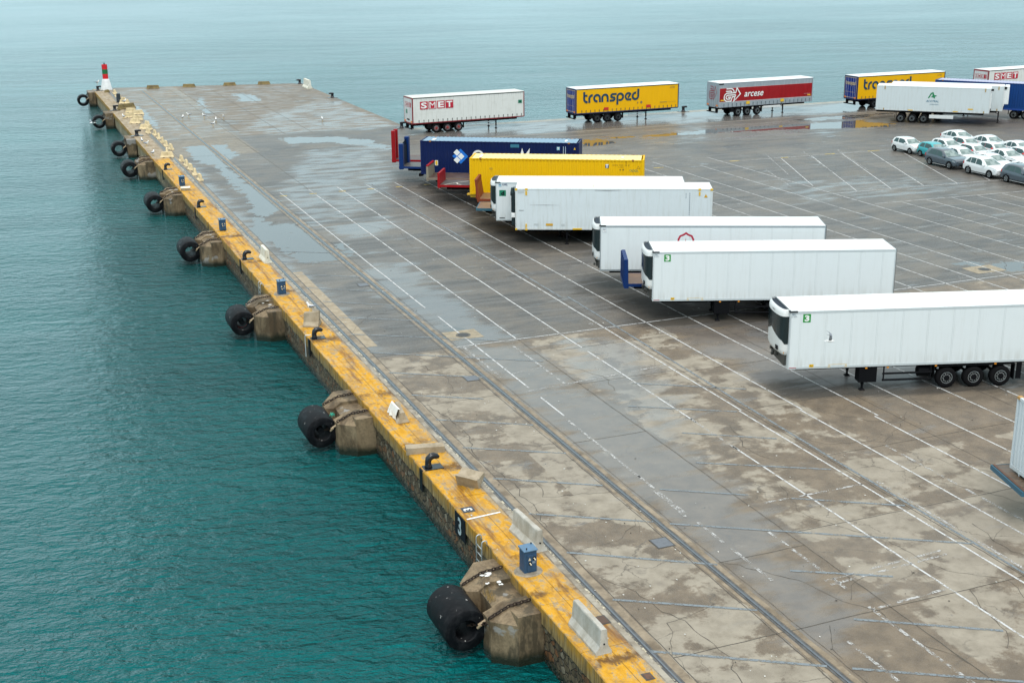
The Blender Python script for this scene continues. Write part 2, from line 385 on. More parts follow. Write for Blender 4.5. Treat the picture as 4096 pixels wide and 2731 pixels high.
def mat_ground():
    b = NB("ground"); o = b.obj()
    wetA, sh, asp, tanA, pal, rd = [b.attr(k) for k in ('wet', 'sheen', 'asph', 'tan', 'pale', 'road')]
    big = b.noise(b.map(o, (1, 1.25, 1)), .28, 8, .62, .3)
    med = b.noise(o, 1.1, 7, .62)
    fine = b.noise(o, 9, 5, .65)
    grit = b.noise(o, 42, 2, .6)
    stre = b.noise(b.map(o, (.10, 1.0, 1), rot=(0, 0, R(6))), 1.5, 6, .65)
    spots = b.voro(b.map(o, (1, 1, 1)), .55, out='Distance')
    # dry patches with drying fronts
    dv = b.math('ADD', b.math('MULTIPLY', big, .75), b.math('MULTIPLY', med, .25))
    gx_ = b.xyz(o)
    cx_ = b.math('FLOOR', b.math('DIVIDE', b.math('SUBTRACT', gx_[0], 24.87), 5.7)); cy_ = b.math('FLOOR', b.math('DIVIDE', b.math('SUBTRACT', gx_[1], 29.6), 5.86))
    cc = b.n("ShaderNodeCombineXYZ"); b.l(cx_, cc.inputs[0]); b.l(cy_, cc.inputs[1]); wn = b.n("ShaderNodeTexWhiteNoise", noise_dimensions='2D'); b.l(cc.outputs[0], wn.inputs[0]); slab = wn.outputs['Value']
    tr = b.noise(b.map(o, (.16, 1.1, 1), rot=(0, 0, R(-24)), loc=(3, 1, 0)), 1.0, 6, .68)
    dv = b.math('ADD', b.math('MULTIPLY', dv, .80), b.math('ADD', b.math('MULTIPLY', fine, .08), b.math('MULTIPLY', tr, .12)))
    dv = b.math('ADD', dv, b.math('MULTIPLY', b.math('SUBTRACT', slab, .5), .075))
    dry = b.ss(b.math('ADD', dv, b.math('MULTIPLY', b.math('SUBTRACT', pal, .5), .62)), .480, .522)
    damp = b.mix(b.ss(med, .3, .7), (.085, .060, .036), (.175, .130, .082))
    dryc = b.mix(b.ss(med, .3, .7), (.205, .178, .135), (.325, .290, .230))
    conc = b.mix(dry, damp, dryc)
    asc = b.mix(b.ss(stre, .33, .68), (.032, .030, .028), (.098, .094, .089))
    asc = b.mix(b.ss(big, .42, .62, 0, .5), asc, (.145, .118, .085))
    col = b.mix(asp, conc, asc)
    col = b.mix(rd, col, b.mix(b.ss(stre, .3, .7), (.060, .056, .052), (.115, .107, .098)))
    col = b.mix(b.math('MULTIPLY', tanA, .75), col, b.mix(b.ss(med, .35, .65), (.22, .165, .095), (.40, .33, .22)))
    col = b.mix(b.math('MULTIPLY', b.math('SUBTRACT', slab, .5), .35), col, (.25, .23, .20))
    wv = b.n("ShaderNodeVectorMath", operation='ADD'); b.l(o, wv.inputs[0]); cv = b.n("ShaderNodeCombineXYZ"); b.l(b.math('MULTIPLY', med, 1.6), cv.inputs[0]); b.l(b.math('MULTIPLY', big, 2.4), cv.inputs[1]); b.l(cv.outputs[0], wv.inputs[1])
    ce = b.voro(b.map(wv.outputs[0], (1, .8, 1)), .42, 'DISTANCE_TO_EDGE'); cm = b.math('MULTIPLY', b.ss(ce, .0, .014, 1, 0), b.ss(b.noise(o, .35, 4, .6), .46, .60))
    col = b.mix(b.math('MULTIPLY', cm, .7), col, (.055, .045, .034))
    shade_stain = b.attr('shade_stain'); sk = b.ss(b.math('ADD', shade_stain, b.math('ADD', b.math('MULTIPLY', b.math('SUBTRACT', tr, .5), 1.6), b.math('MULTIPLY', b.math('SUBTRACT', med, .5), .5))), .35, .8)
    col = b.mix(b.math('MULTIPLY', sk, .92), col, b.mix(b.ss(tr, .35, .62), (.010, .010, .010), (.036, .031, .025)))  # ground colour goes near black for trailer shade and stains
    # oil and tyre grime, aggregate grain
    col = b.mix(b.ss(b.noise(o, .55, 5, .7), .58, .72, 0, .5), col, (.07, .060, .05), 'MIX')
    col = b.mix(b.ss(spots, .0, .17, .55, 0.), col, (.12, .10, .08))
    col = b.mix(b.ss(grit, .35, .75, 0, .35), col, (.34, .32, .29))
    col = b.mix(b.ss(fine, .62, .72, 0, .35), col, (.06, .055, .05))
    # water on top
    wide0 = b.noise(b.map(o, (.5, .9, 1), loc=(8, 2, 0)), .7, 6, .62)
    e = b.math('ADD', b.math('MULTIPLY', b.math('SUBTRACT', med, .5), 1.7), b.math('MULTIPLY', b.math('SUBTRACT', wide0, .5), 1.5))
    pud = b.ss(b.math('ADD', wetA, e), .47, .56)
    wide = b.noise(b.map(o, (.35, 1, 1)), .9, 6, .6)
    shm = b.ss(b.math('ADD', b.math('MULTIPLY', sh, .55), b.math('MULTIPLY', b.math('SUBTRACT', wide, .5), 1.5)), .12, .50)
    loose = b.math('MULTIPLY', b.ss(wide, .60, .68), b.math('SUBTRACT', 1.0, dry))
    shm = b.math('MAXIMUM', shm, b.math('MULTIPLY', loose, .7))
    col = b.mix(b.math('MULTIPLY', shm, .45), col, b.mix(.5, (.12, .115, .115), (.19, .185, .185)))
    col = b.mix(pud, col, (.085, .080, .074))
    rg = b.fmix(dry, b.fmix(b.ss(fine, .3, .7), .34, .52), .80)
    rg = b.fmix(rd, rg, .27)
    rg = b.fmix(b.math('MULTIPLY', shm, .9), rg, .16); rg = b.fmix(pud, rg, .015)
    spc = b.fmix(b.math('MAXIMUM', pud, b.math('MULTIPLY', shm, .5)), b.fmix(sk, .30, .10), 1.0)
    rg = b.fmix(b.math('MULTIPLY', sk, .8), rg, .48)
    hb = b.math('ADD', b.math('MULTIPLY', fine, .6), grit)
    stg = b.fmix(b.math('MAXIMUM', pud, b.math('MULTIPLY', shm, .75)), .55, 0.0)
    nr = b.bump(hb, .006, stg)
    return b.set(col, rg, 0, spc, nr)
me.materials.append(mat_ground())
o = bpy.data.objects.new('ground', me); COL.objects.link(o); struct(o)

# ================================================================== QUAY WALL
def mat_coping():
    b = NB("yellow_coping"); o = b.obj(); g = b.xyz(o)
    n1 = b.noise(b.map(o, (1.4, .7, 1)), 1.1, 7, .65); n2 = b.noise(b.map(o, (1, .55, 1)), 3.4, 7, .68, .4); n3 = b.noise(o, 22, 4, .7)
    yel = b.mix(b.ss(n2, .3, .7), (.50, .245, .012), (.72, .39, .028))
    bare = b.mix(b.ss(n3, .3, .7), (.27, .19, .10), (.42, .34, .22))
    brn = b.mix(b.ss(n2, .35, .7), (.17, .12, .06), (.30, .23, .14))
    wear = b.math('ADD', b.math('MULTIPLY', n2, .7), b.math('MULTIPLY', n3, .3))
    inland = b.ss(g[0], 15.9, 16.15)
    wearm = b.ss(b.math('ADD', wear, b.math('MULTIPLY', inland, .10)), .500, .575)
    col = b.mix(wearm, yel, bare)
    grim = b.ss(b.noise(b.map(o, (1, .5, 1), loc=(11, 5, 0)), .8, 8, .72), .46, .64, 0, .55)
    col = b.mix(grim, col, (.26, .19, .12))
    rust = b.ss(b.noise(b.map(o, (1.2, .10, 1), loc=(0, 3, 0)), 1.6, 5, .7), .50, .66, 0, .8)
    col = b.mix(rust, col, (.17, .075, .028))
    col = b.mix(b.ss(b.noise(b.map(o, (1, 1, 1), loc=(7, 1, 0)), 2.3, 8, .75), .52, .66, 0, .65), col, (.20, .125, .05))
    for yc, hw_ in ((34.75, .35), (48.6, .9), (46.0, .5), (65.2, .7), (37.4, .25), (30.2, .3), (84.4, .5), (55.6, .5), (93.0, .6), (76, .4)):
        dd = b.math('ABSOLUTE', b.math('ADD', b.math('SUBTRACT', g[1], yc), b.math('MULTIPLY', b.math('SUBTRACT', n2, .5), 1.6)))
        col = b.mix(b.math('MULTIPLY', b.ss(dd, hw_ * .2, hw_ * 1.2, .85, 0), b.ss(n1, .38, .58)), col, (.085, .042, .020))
    old = b.ss(b.math('ADD', g[1], b.math('MULTIPLY', n2, 3)), 131.5, 134.0)
    col = b.mix(old, col, b.mix(b.ss(n1, .35, .65), (.24, .185, .12), (.37, .31, .225)))
    pa = b.ss(g[0], 16.10, 16.16)
    # vertical outer face: drips over stained concrete
    drip = b.noise(b.map(o, (1, 3.2, .3)), 2.2, 6, .72)
    face = b.mix(b.ss(drip, .3, .7), (.10, .068, .028), (.40, .285, .125))
    face = b.mix(b.ss(drip, .60, .72, 0, .7), face, (.46, .44, .37))
    face = b.mix(b.math('MULTIPLY', b.ss(g[2], -.50, -.08), b.ss(b.noise(b.map(o, (1, 2.2, .35), loc=(0, 5, 2)), 1.4, 6, .7), .38, .56, 0, .85)), face, (.46, .235, .020))
    face = b.mix(b.ss(b.noise(b.map(o, (1, 2.5, .25), loc=(0, 9, 0)), 1.3, 5, .7), .56, .66, 0, .85), face, (.028, .025, .018))
    col = b.mix(b.ss(g[2], -.03, -.004), face, col)
    seam = b.math('ABSOLUTE', b.math('SUBTRACT', g[0], 15.47)); col = b.mix(b.ss(seam, .008, .018, .75, 0), col, (.13, .075, .02))
    wet = b.ss(b.noise(b.map(o, (1, .35, 1), loc=(2, 0, 0)), 1.0, 5), .52, .66)
    hb = b.math('ADD', b.math('MULTIPLY', n2, .6), n3)
    return b.set(col, b.fmix(wet, .70, .35), 0, .22, b.bump(hb, .012, .7))
def mat_masonry():
    b = NB("quay_masonry"); o = b.obj(); g = b.xyz(o)
    q = b.map(o, (1, 1, 1.25))
    wob = b.noise(o, 3, 3)
    vv = b.n("ShaderNodeVectorMath", operation='ADD'); b.l(q, vv.inputs[0]); cx = b.n("ShaderNodeCombineXYZ"); b.l(b.math('MULTIPLY', wob, .22), cx.inputs[1]); b.l(b.math('MULTIPLY', wob, .2), cx.inputs[2]); b.l(cx.outputs[0], vv.inputs[1])
    ed = b.voro(vv.outputs[0], 3.6, 'DISTANCE_TO_EDGE')
    cell = b.n("ShaderNodeTexVoronoi"); b.l(vv.outputs[0], cell.inputs['Vector']); cell.inputs['Scale'].default_value = 3.6
    cs = b.xyz(cell.outputs['Color'])
    c1 = b.mix(cs[0], (.075, .050, .024), (.175, .130, .075)); c1 = b.mix(b.ss(cs[1], .76, .9), c1, (.20, .085, .030)); c1 = b.mix(b.ss(cs[2], .80, .92), c1, (.24, .20, .14))
    n = b.noise(b.map(o, (1, 1.5, .5)), 4, 6, .7)
    c1 = b.mix(b.ss(n, .42, .72, 0, .8), c1, (.045, .036, .022))
    c1 = b.mix(b.ss(ed, .015, .055, 1, 0), c1, (.022, .018, .012))
    smooth = b.mix(b.ss(b.noise(b.map(o, (1, 2.4, .22)), 2, 6, .7), .35, .68), (.15, .115, .06), (.42, .36, .24))
    far = b.ss(g[1], 118, 132); c1 = b.mix(far, c1, smooth)
    tide = b.ss(b.math('ADD', g[2], b.math('MULTIPLY', wob, .35)), -1.75, -1.25)
    c1 = b.mix(tide, (.020, .020, .012), c1)
    h = b.ss(ed, 0, .09)
    return b.set(c1, b.fmix(tide, .25, .7), 0, .5, b.bump(b.math('MULTIPLY', h, b.math('SUBTRACT', 1.0, far)), .09, .9, b.bump(n, .02, .5)))
M_COP = mat_coping(); M_MAS = mat_masonry()
wall = thing('quay_wall', 'long stone quay wall with a worn yellow painted coping running beside the water', 'quay wall', (0, 0, 0))
# coping in cast lengths with real joints and a slightly uneven edge
mb = MB(); y = -20.0; random.seed(3)
BOLL = [26.9, 46.25, 65.65, 85.4, 104.9, 124.6]
while y < 200.5:
    L = random.choice([2.9, 3.0, 3.1, 3.05]); y1 = min(y + L, 201.2)
    dx = random.uniform(-.012, .012); dz = random.uniform(-.008, .003) - .002
    n = 8; top = []; b = .035
    rings = []
    for k in range(n + 1):
        yy = y + .01 + (y1 - y - .02) * k / n; e = dx + random.uniform(-.016, .012)
        if random.random() < .08 and 0 < k < n: e += random.uniform(.02, .06)
        x0 = EX + e
        rings.append([(x0, yy, -.58), (x0, yy, dz - b), (x0 + b, yy, dz), (16.15, yy, dz), (16.15, yy, -.58)])
    mb.loft(rings); y = y1
mb.build('coping', M_COP, wall)
mb = MB()
mb.box(EX + .10, 16.1, -80, 200.9, -6, -.58)
mb.box(EX, 16.1, -80, -20, -.58, -.005)
# pier end, pier east side, long back quay
mb.box(44.3, 44.4, 141.5, 195.3, -6, -.004)
mb.box(44.4, 260, 141.4, 141.5, -6, -.004)
mb.poly([(16.15, 201.85, -6), (44.4, 195.37, -6), (44.4, 195.37, -.004), (16.15, 201.85, -.004)])
mb.build('masonry', M_MAS, wall)
# painted berth numbers
M_BLK = flat('black_number_paint', (.012, .014, .018), .55); M_WHT = flat('white_number_paint', (.75, .76, .74), .55, 0, .3); M_GRN = flat('grey_number_paint', (.42, .50, .52), .55, 0, .3)
mb = MB()
fn = lambda u, v: (EX - .035, u, v)
mb.box(EX - .03, EX + .0, 41.05, 42.15, -.98, -.07); mb.build('number_panel', M_BLK, wall)
mb = MB(); put_text(mb, '3', 0, .36, 0, .72, lambda u, v: (EX - .034, 41.80 - u, -.88 + v), .03); mb.build('berth_number', M_GRN, wall)
mb = MB(); mb.poly([(14.72, 42.09, .006), (15.2, 42.09, .006), (15.19, 41.62, .006), (14.71, 41.62, .006)]); mb.build('number_panel', flat('slate_paint', (.035, .045, .06), .5), wall)
mb = MB(); put_text(mb, '3', 0, .23, 0, .34, lambda u, v: (15.12 - v, 41.74 + u, .010), .03); mb.build('berth_number', M_WHT, wall)
mb = MB(); mb.poly([(14.62, 41.0, .006), (16.0, 41.12, .006), (16.0, 41.22, .006), (14.62, 41.10, .006)]); mb.build('painted_band', M_WHT, wall)
for yb in BOLL:   # steel rubbing plates let into the edge below each bollard
    mb = MB(); mb.bbox(EX - .04, EX + .02, yb - .17, yb + .17, -.95, .004, .012); mb.build('rubbing_plate', flat('black_steel_plate', (.012, .012, .014), .4), wall)

# ---- pier edge blocks (dolphin blocks) with tyres at the far end
M_PIL = None
def mat_pillar():
    b = NB("stained_concrete"); o = b.obj(); g = b.xyz(o); gg = b.geo()
    n = b.noise(b.map(gg, (1, 1, .4)), 1.3, 7, .68, .4); f = b.noise(gg, 9, 5, .65)
    c = b.mix(b.ss(n, .35, .65), (.085, .056, .028), (.255, .190, .112)); c = b.mix(b.ss(f, .4, .75, 0, .5), c, (.07, .055, .035))
    st = b.ss(b.noise(b.map(gg, (1, 1, .28), loc=(5, 2, 0)), .9, 5, .7), .50, .60); c = b.mix(b.math('MULTIPLY', st, .8), c, (.048, .038, .022))
    pt = b.ss(b.noise(b.map(gg, (1, 1, 1), loc=(1, 7, 3)), .8, 4, .5), .60, .63, 0, .55); c = b.mix(pt, c, (.33, .34, .34))
    tide = b.ss(b.math('ADD', g[2], b.math('MULTIPLY', n, .4)), -1.65, -1.2); c = b.mix(tide, (.018, .02, .012), c)
    return b.set(c, b.fmix(tide, .25, .72), 0, .5, b.bump(b.math('ADD', f, n), .02, .8))
M_PIL = mat_pillar()
M_RUB = flat('black_rubber', (.012, .013, .015), .38, 0, .2)
def mat_rubber():
    b = NB("fender_rubber"); o = b.obj()
    n = b.noise(o, 3, 5, .6); sp = b.noise(b.map(o, (1, 1, 1), loc=(4, 4, 1)), 5.5, 3, .5)
    c = b.mix(b.ss(n, .4, .75), (.005, .0055, .007), (.018, .019, .021)); c = b.mix(b.ss(sp, .70, .74, 0, .8), c, (.5, .5, .48))
    return b.set(c, b.ss(n, .3, .7, .42, .65), 0, .10, b.bump(n, .01, .5))
M_RUBF = mat_rubber()
M_CHAIN = flat('rusty_chain', (.030, .018, .012), .7, .3, .6)
ORD = ['first', 'second', 'third', 'fourth', 'fifth', 'sixth', 'seventh', 'eighth', 'ninth', 'tenth', 'eleventh', 'twelfth', 'thirteenth', 'fourteenth', 'fifteenth', 'sixteenth', 'seventeenth', 'eighteenth', 'nineteenth', 'twentieth', 'twenty-first', 'twenty-second', 'twenty-third', 'twenty-fourth', 'twenty-fifth']
PILY = [33.95, 53.3, 72.45, 92.3, 111.9, 131.1]
pl_lab = ['nearest brown concrete fender block, reeds and white droppings on its top', 'second nearest brown concrete fender block, grey patches on its near face', 'brown concrete fender block below the third nearest electrical cabinet ladder',
          'brown concrete fender block below the second blue cabinet from the near end', 'brown concrete fender block, second farthest of the chamfered six', 'farthest chamfered brown concrete fender block, where the yellow paint starts']
pl_lab[2] = 'third nearest brown concrete fender block, with a steel ladder behind it'
pl_lab[3] = 'fourth nearest brown concrete fender block with white stains under its chain'
for k, y0 in enumerate(PILY):
    t = thing('fender_block', pl_lab[k], 'fender block', (EX, y0, 0), 0, 'chamfered concrete fender blocks along the quay')
    rings = []
    for yy, xo, zt in [(0, .80, -.20), (.62, 1.52, -.21), (1.25, 1.55, -.2), (1.42, 1.12, -.40), (2.65, 1.10, -.38), (2.65, 1.20, -.24), (2.85, 1.54, -.2), (3.5, 1.52, -.21), (4.15, .80, -.20)]:
        j = lambda: random.uniform(-.015, .015)
        rings.append([(.12, yy, -4), (-xo + .12, yy, -4), (-xo + .02, yy, -1.75), (-xo + j(), yy, -.52 + j()), (-min(xo, .82) + j(), yy, zt + j()), (.12, yy, zt)])
    mb = MB(); mb.loft(rings); mb.build('block', M_PIL, t)
    if k == 0:   # reeds growing from a crack
        mb = MB(); random.seed(11)
        for q in range(90):
            bx, by = random.uniform(-1.25, -1.02), random.uniform(1.35, 2.0); h = random.uniform(.12, .38); a = random.uniform(0, 6.28); l = random.uniform(.02, .16)
            p = Vector((bx, by, -.27)); q2 = p + Vector((math.cos(a) * l, math.sin(a) * l, h)); wd = Vector((-math.sin(a), math.cos(a), 0)) * .008
            mb.poly([tuple(p - wd), tuple(p + wd), tuple(q2)])
        mb.build('reeds', flat('dry_reed', (.34, .22, .07), .7), t)
    for q in range([6, 0, 3, 3, 2, 0][k]):   # droppings splashed on the top
        mb = MB(); cx, cy = random.uniform(-.9, -.3), random.uniform(1.5, 3.2); rr = random.uniform(.05, .13)
        mb.poly([(cx + rr * (1 + .7 * random.uniform(-1, 1)) * math.cos(a), cy + .6 * rr * (1 + .7 * random.uniform(-1, 1)) * math.sin(a), -.186) for a in [i * .5236 for i in range(12)]])
        mb.build('bird_dropping', M_WHT, t)
def link_chain(mb, pts, size=.10, th=.014):
    """chain of oval links along a polyline"""
    P = [Vector(p) for p in pts]; seg = [(P[i + 1] - P[i]).length for i in range(len(P) - 1)]; tot = sum(seg); n = max(2, int(tot / (size * .74)))
    for k in range(n):
        d = (k + .5) / n * tot; i = 0
        while d > seg[i] and i < len(seg) - 1: d -= seg[i]; i += 1
        c = P[i] + (P[i + 1] - P[i]).normalized() * d; t = (P[i + 1] - P[i]).normalized(); s = t.cross(Vector((0, 0, 1))); s = s.normalized() if s.length > .1 else Vector((1, 0, 0)); o = t.cross(s)
        if k % 2: s, o = o, s
        loop = [c + t * (size / 2 * math.cos(a)) + s * (size * .30 * math.sin(a)) for a in [i * math.pi / 4 for i in range(8)]]
        loop.append(loop[0]); mb.tube([tuple(q) for q in loop], th, 5, caps=False)
FEND = [(12.42, 35.1, .74, 2.0), (12.42, 54.3, .74, 1.95), (12.42, 73.4, .74, 1.95), (12.40, 93.4, .76, 1.95), (12.35, 112.9, .76, 2.1), (12.32, 131.9, .78, 2.0), (12.70, 146.1, .80, 1.5), (12.72, 170.4, .80, 1.4), (12.74, 195.6, .80, 1.3)]
fl = ['largest black rubber cylinder fender in the foreground by the block with reeds', 'black rubber cylinder fender with a scrap of green rope, second nearest', 'black rubber cylinder fender with a red mark inside its bore', 'fourth nearest black rubber cylinder fender, its open bore facing the camera',
      'fifth nearest black rubber cylinder fender, water visible through its bore', 'black rubber cylinder fender at the farthest chamfered concrete block', 'black tyre fender hanging on the nearest square concrete block of the pier', 'black tyre fender on the middle square block of the pier', 'farthest black tyre fender, hanging below the pier corner beside the beacon']
for k, (fx, fy, fr, L) in enumerate(FEND):
    zc = -1.0 if k < 3 else -.98
    t = thing('rubber_fender', fl[k], 'fender', (fx, fy, zc), 0, 'rubber fenders hung along the quay')
    ri = fr * (.50 if k < 6 else .56)
    prof = [(ri, .03), (ri + .03, 0), (fr - .07, 0), (fr - .02, .03), (fr, .09), (fr, L - .09), (fr - .03, L - .02), (fr - .09, L), (ri + .03, L), (ri, L - .03), (ri, .03)]
    mb = MB(); mb.lathe(prof, 36, axis='y'); mb.build('fender_body', M_RUBF, t, True, 40)
    if k in (1, 2):
        mb = MB(); mb.lathe([(.02, .30), (.16, .30), (.16, L - .3), (.02, L - .3)], 14, axis='y'); mb.build('core_tube', M_RUB, t, True, 40)
    if k == 2:
        mb = MB(); mb.lathe([(ri - .01, .5), (ri - .012, .62)], 20, axis='y'); mb.build('red_band', flat('red_band', (.35, .01, .01), .5), t)
    if k == 1:
        mb = MB()
        for q in range(16):
            p = Vector((.62 + random.uniform(-.04, .04), .5 + random.uniform(-.1, .1), .62)); mb.tube([tuple(p), tuple(p + Vector((random.uniform(-.05, .08), random.uniform(-.12, .12), random.uniform(.02, .12)))), tuple(p + Vector((random.uniform(-.12, .12), random.uniform(-.15, .15), random.uniform(-.12, .02))))], .008, 4)
        mb.build('rope', flat('green_rope', (.03, .42, .30), .7), t)
    # supporting chains run over the block to eyes in the wall
    yy0 = (PILY[k] - fy) if k < 6 else (.25)
    ends = [(.75, .35), (3.25, L - .35)] if k < 6 else [(.5, .3), (1.3, L - .3)]
    for (cy, fyl) in ends:
        mb = MB(); wy = yy0 + cy
        if k < 6: pts = [(fr * .2, fyl, 0), (fr + .02, wy, .35), (EX - 1.50 - fx, wy, -.48 - zc + .03), (EX - .80 - fx, wy, -.17 - zc + .02), (EX - .03 - fx, wy + .1, -.14 - zc)]
        else: pts = [(.1, fyl, ri), (.55, wy, .62), (EX - .95 - fx, wy, -.06 - zc)]
        link_chain(mb, pts, .17 if k < 3 else .2, .022 if k < 3 else .026)
        mb.build('chain', M_CHAIN, t)
    mb = MB(); mb.cyl((fr * .55, -.02, .15), (fr * .92, -.10, .35), .05, 8); mb.cyl((fr * .5, -.02, .05), (fr * .62, -.12, .2), .045, 8); mb.build('shackle', flat('worn_brass', (.45, .34, .22), .5, .2), t)
SQ = [(13.58, 14.56, 146.2, 149.6, 'nearest square concrete block projecting from the pier edge'), (13.53, 14.56, 170.9, 173.5, 'middle square concrete block projecting from the pier edge'), (13.60, 14.56, 196.5, 200.0, 'farthest square concrete block, at the corner of the pier beside the beacon')]
for x0, x1, y0, y1, lb in SQ:
    t = thing('edge_block', lb, 'concrete block', (x0, y0, 0), 0, 'square concrete blocks on the pier edge')
    mb = MB(); mb.bbox(0, x1 - x0 - .004, 0, y1 - y0, -4, -.004, .03); mb.build('block', M_PIL, t)

# ================================================================== RAILS, JOINTS, MARKINGS
Z1, Z2, Z3 = .004, .008, .012
def strip(mb, x0, x1, y0, y1, z, mi=0): mb.poly([(x0, y0, z), (x1, y0, z), (x1, y1, z), (x0, y1, z)], mi)
def longstrip(mb, xc, wd, y0, y1, z, jit=.012, step=.8, mi=0):
    n = max(2, int((y1 - y0) / step)); mb.ribbon([(xc + random.uniform(-jit, jit), y0 + (y1 - y0) * i / n) for i in range(n + 1)], wd, lambda u, v: (u, v, z), mi)
def m_strip(name, c1, c2, rough=.5, sc=3):
    b = NB(name); n = b.noise(b.geo(), sc, 6, .65); return b.set(b.mix(b.ss(n, .3, .7), c1, c2), rough, 0)
M_SLOT = m_strip('rail_slot', (.035, .032, .030), (.10, .095, .09), .3); M_STEEL = flat('rail_steel', (.20, .21, .23), .25, .8, .3)
M_BAND = m_strip('rail_bed', (.13, .095, .058), (.30, .24, .165), .5, 1.3); M_DARK = m_strip('joint_dark', (.03, .027, .022), (.10, .088, .07), .7, 5)
def mat_worn(name, c, lo=.44, hi=.52, rough=.5, sc=2.2):
    b = NB(name); g = b.geo(); n = b.noise(g, sc, 6, .72); n2 = b.noise(g, 14, 4, .7)
    v = b.math('ADD', b.math('MULTIPLY', n, .6), b.math('MULTIPLY', n2, .4)); a = b.ss(v, lo, hi, 1, 0)
    b.set(b.mix(b.ss(n2, .4, .7, 0, .4), c, tuple(x * .5 for x in c)), rough); b.l(a, b.b.inputs['Alpha']); return b.m
mb = MB(); random.seed(5)
longstrip(mb, 16.29, .20, -20, 130, Z1, .01)
struct(mb.build('coping_margin', m_strip('pale_margin', (.17, .14, .10), (.36, .33, .27), .6, 1.5)))
mb = MB(); longstrip(mb, 16.80, .30, -20, 200, Z1, .01); longstrip(mb, 20.76, .13, -20, 196, Z1, .02); longstrip(mb, 21.24, .20, -20, 196, Z1, .02); struct(mb.build('rail_bed', M_BAND))
for nm, xc in (('crane_rail', 16.52), ('crane_rail', 20.99)):
    mb = MB(); strip(mb, xc - .13, xc + .13, -20, 199 if xc < 18 else 195.5, Z2); struct(mb.build('rail_groove', M_SLOT))
    mb = MB(); mb.box(xc - .035, xc + .035, -20, 199 if xc < 18 else 195.5, .009, .022); struct(mb.build(nm, M_STEEL))
mb = MB(); y = 20.
while y < 130:
    L = random.uniform(2, 6); longstrip(mb, 16.40, random.uniform(.05, .10), y, y + L, Z3, .012, .4); y += L + random.uniform(.3, 2.0)
struct(mb.build('edge_line', mat_worn('cream_edge_paint', (.58, .52, .38), .44, .54)))
# slab joints
mb = MB()
def vj(x, y0, y1, wd=.035): longstrip(mb, x, wd, y0, y1, Z1 + .0005, .02, .6)
def hj(y, x0, x1, wd=.035):
    n = max(2, int((x1 - x0) / .6)); mb.ribbon([(x0 + (x1 - x0) * i / n, y + random.uniform(-.02, .02)) for i in range(n + 1)], wd, lambda u, v: (u, v, Z1 + .0005))
vj(17.0, -20, 198, .03); vj(20.6, -20, 131, .03); vj(24.87, 5, 139); vj(30.3, 5, 75); vj(36.0, 5, 61); vj(24.85, 131, 196); vj(30.4, 143, 193, .05); vj(33.5, 143, 192, .05); vj(38.8, 172.8, 195, .05); vj(26.1, 148, 195, .06); vj(41.7, 5, 61); vj(47.4, 5, 61); vj(21.47, -10, 131, .02)
for yy, x0, x1 in [(29.6, 17, 36), (35.4, 25, 36), (34.4, 21.4, 24.9), (41.0, 30.3, 48), (23.7, 17, 36), (58.5, 26, 48), (61.2, 17, 20.8), (47, 30.3, 48), (52.8, 30.3, 48), (46.4, 21.4, 24.9), (53.3, 17, 20.6), (53.2, 24.9, 30.3), (141.5, 17, 44), (131.2, 17, 45), (172.7, 26.5, 44), (156, 30, 44), (185, 17, 40), (165, 17, 30)]: hj(yy, x0, x1)
hj(143.6, 17, 44, .08)
struct(mb.build('slab_joints', M_DARK))
mb = MB(); hj(130.6, 46, 120, .28); hj(127.9, 46, 120, .14)
for a, b2 in (((28, 131.2), (45, 131.2)),): hj(131.9, 28, 45, .1)
struct(mb.build('road_seams', m_strip('pale_seam', (.20, .18, .15), (.36, .33, .28), .5)))
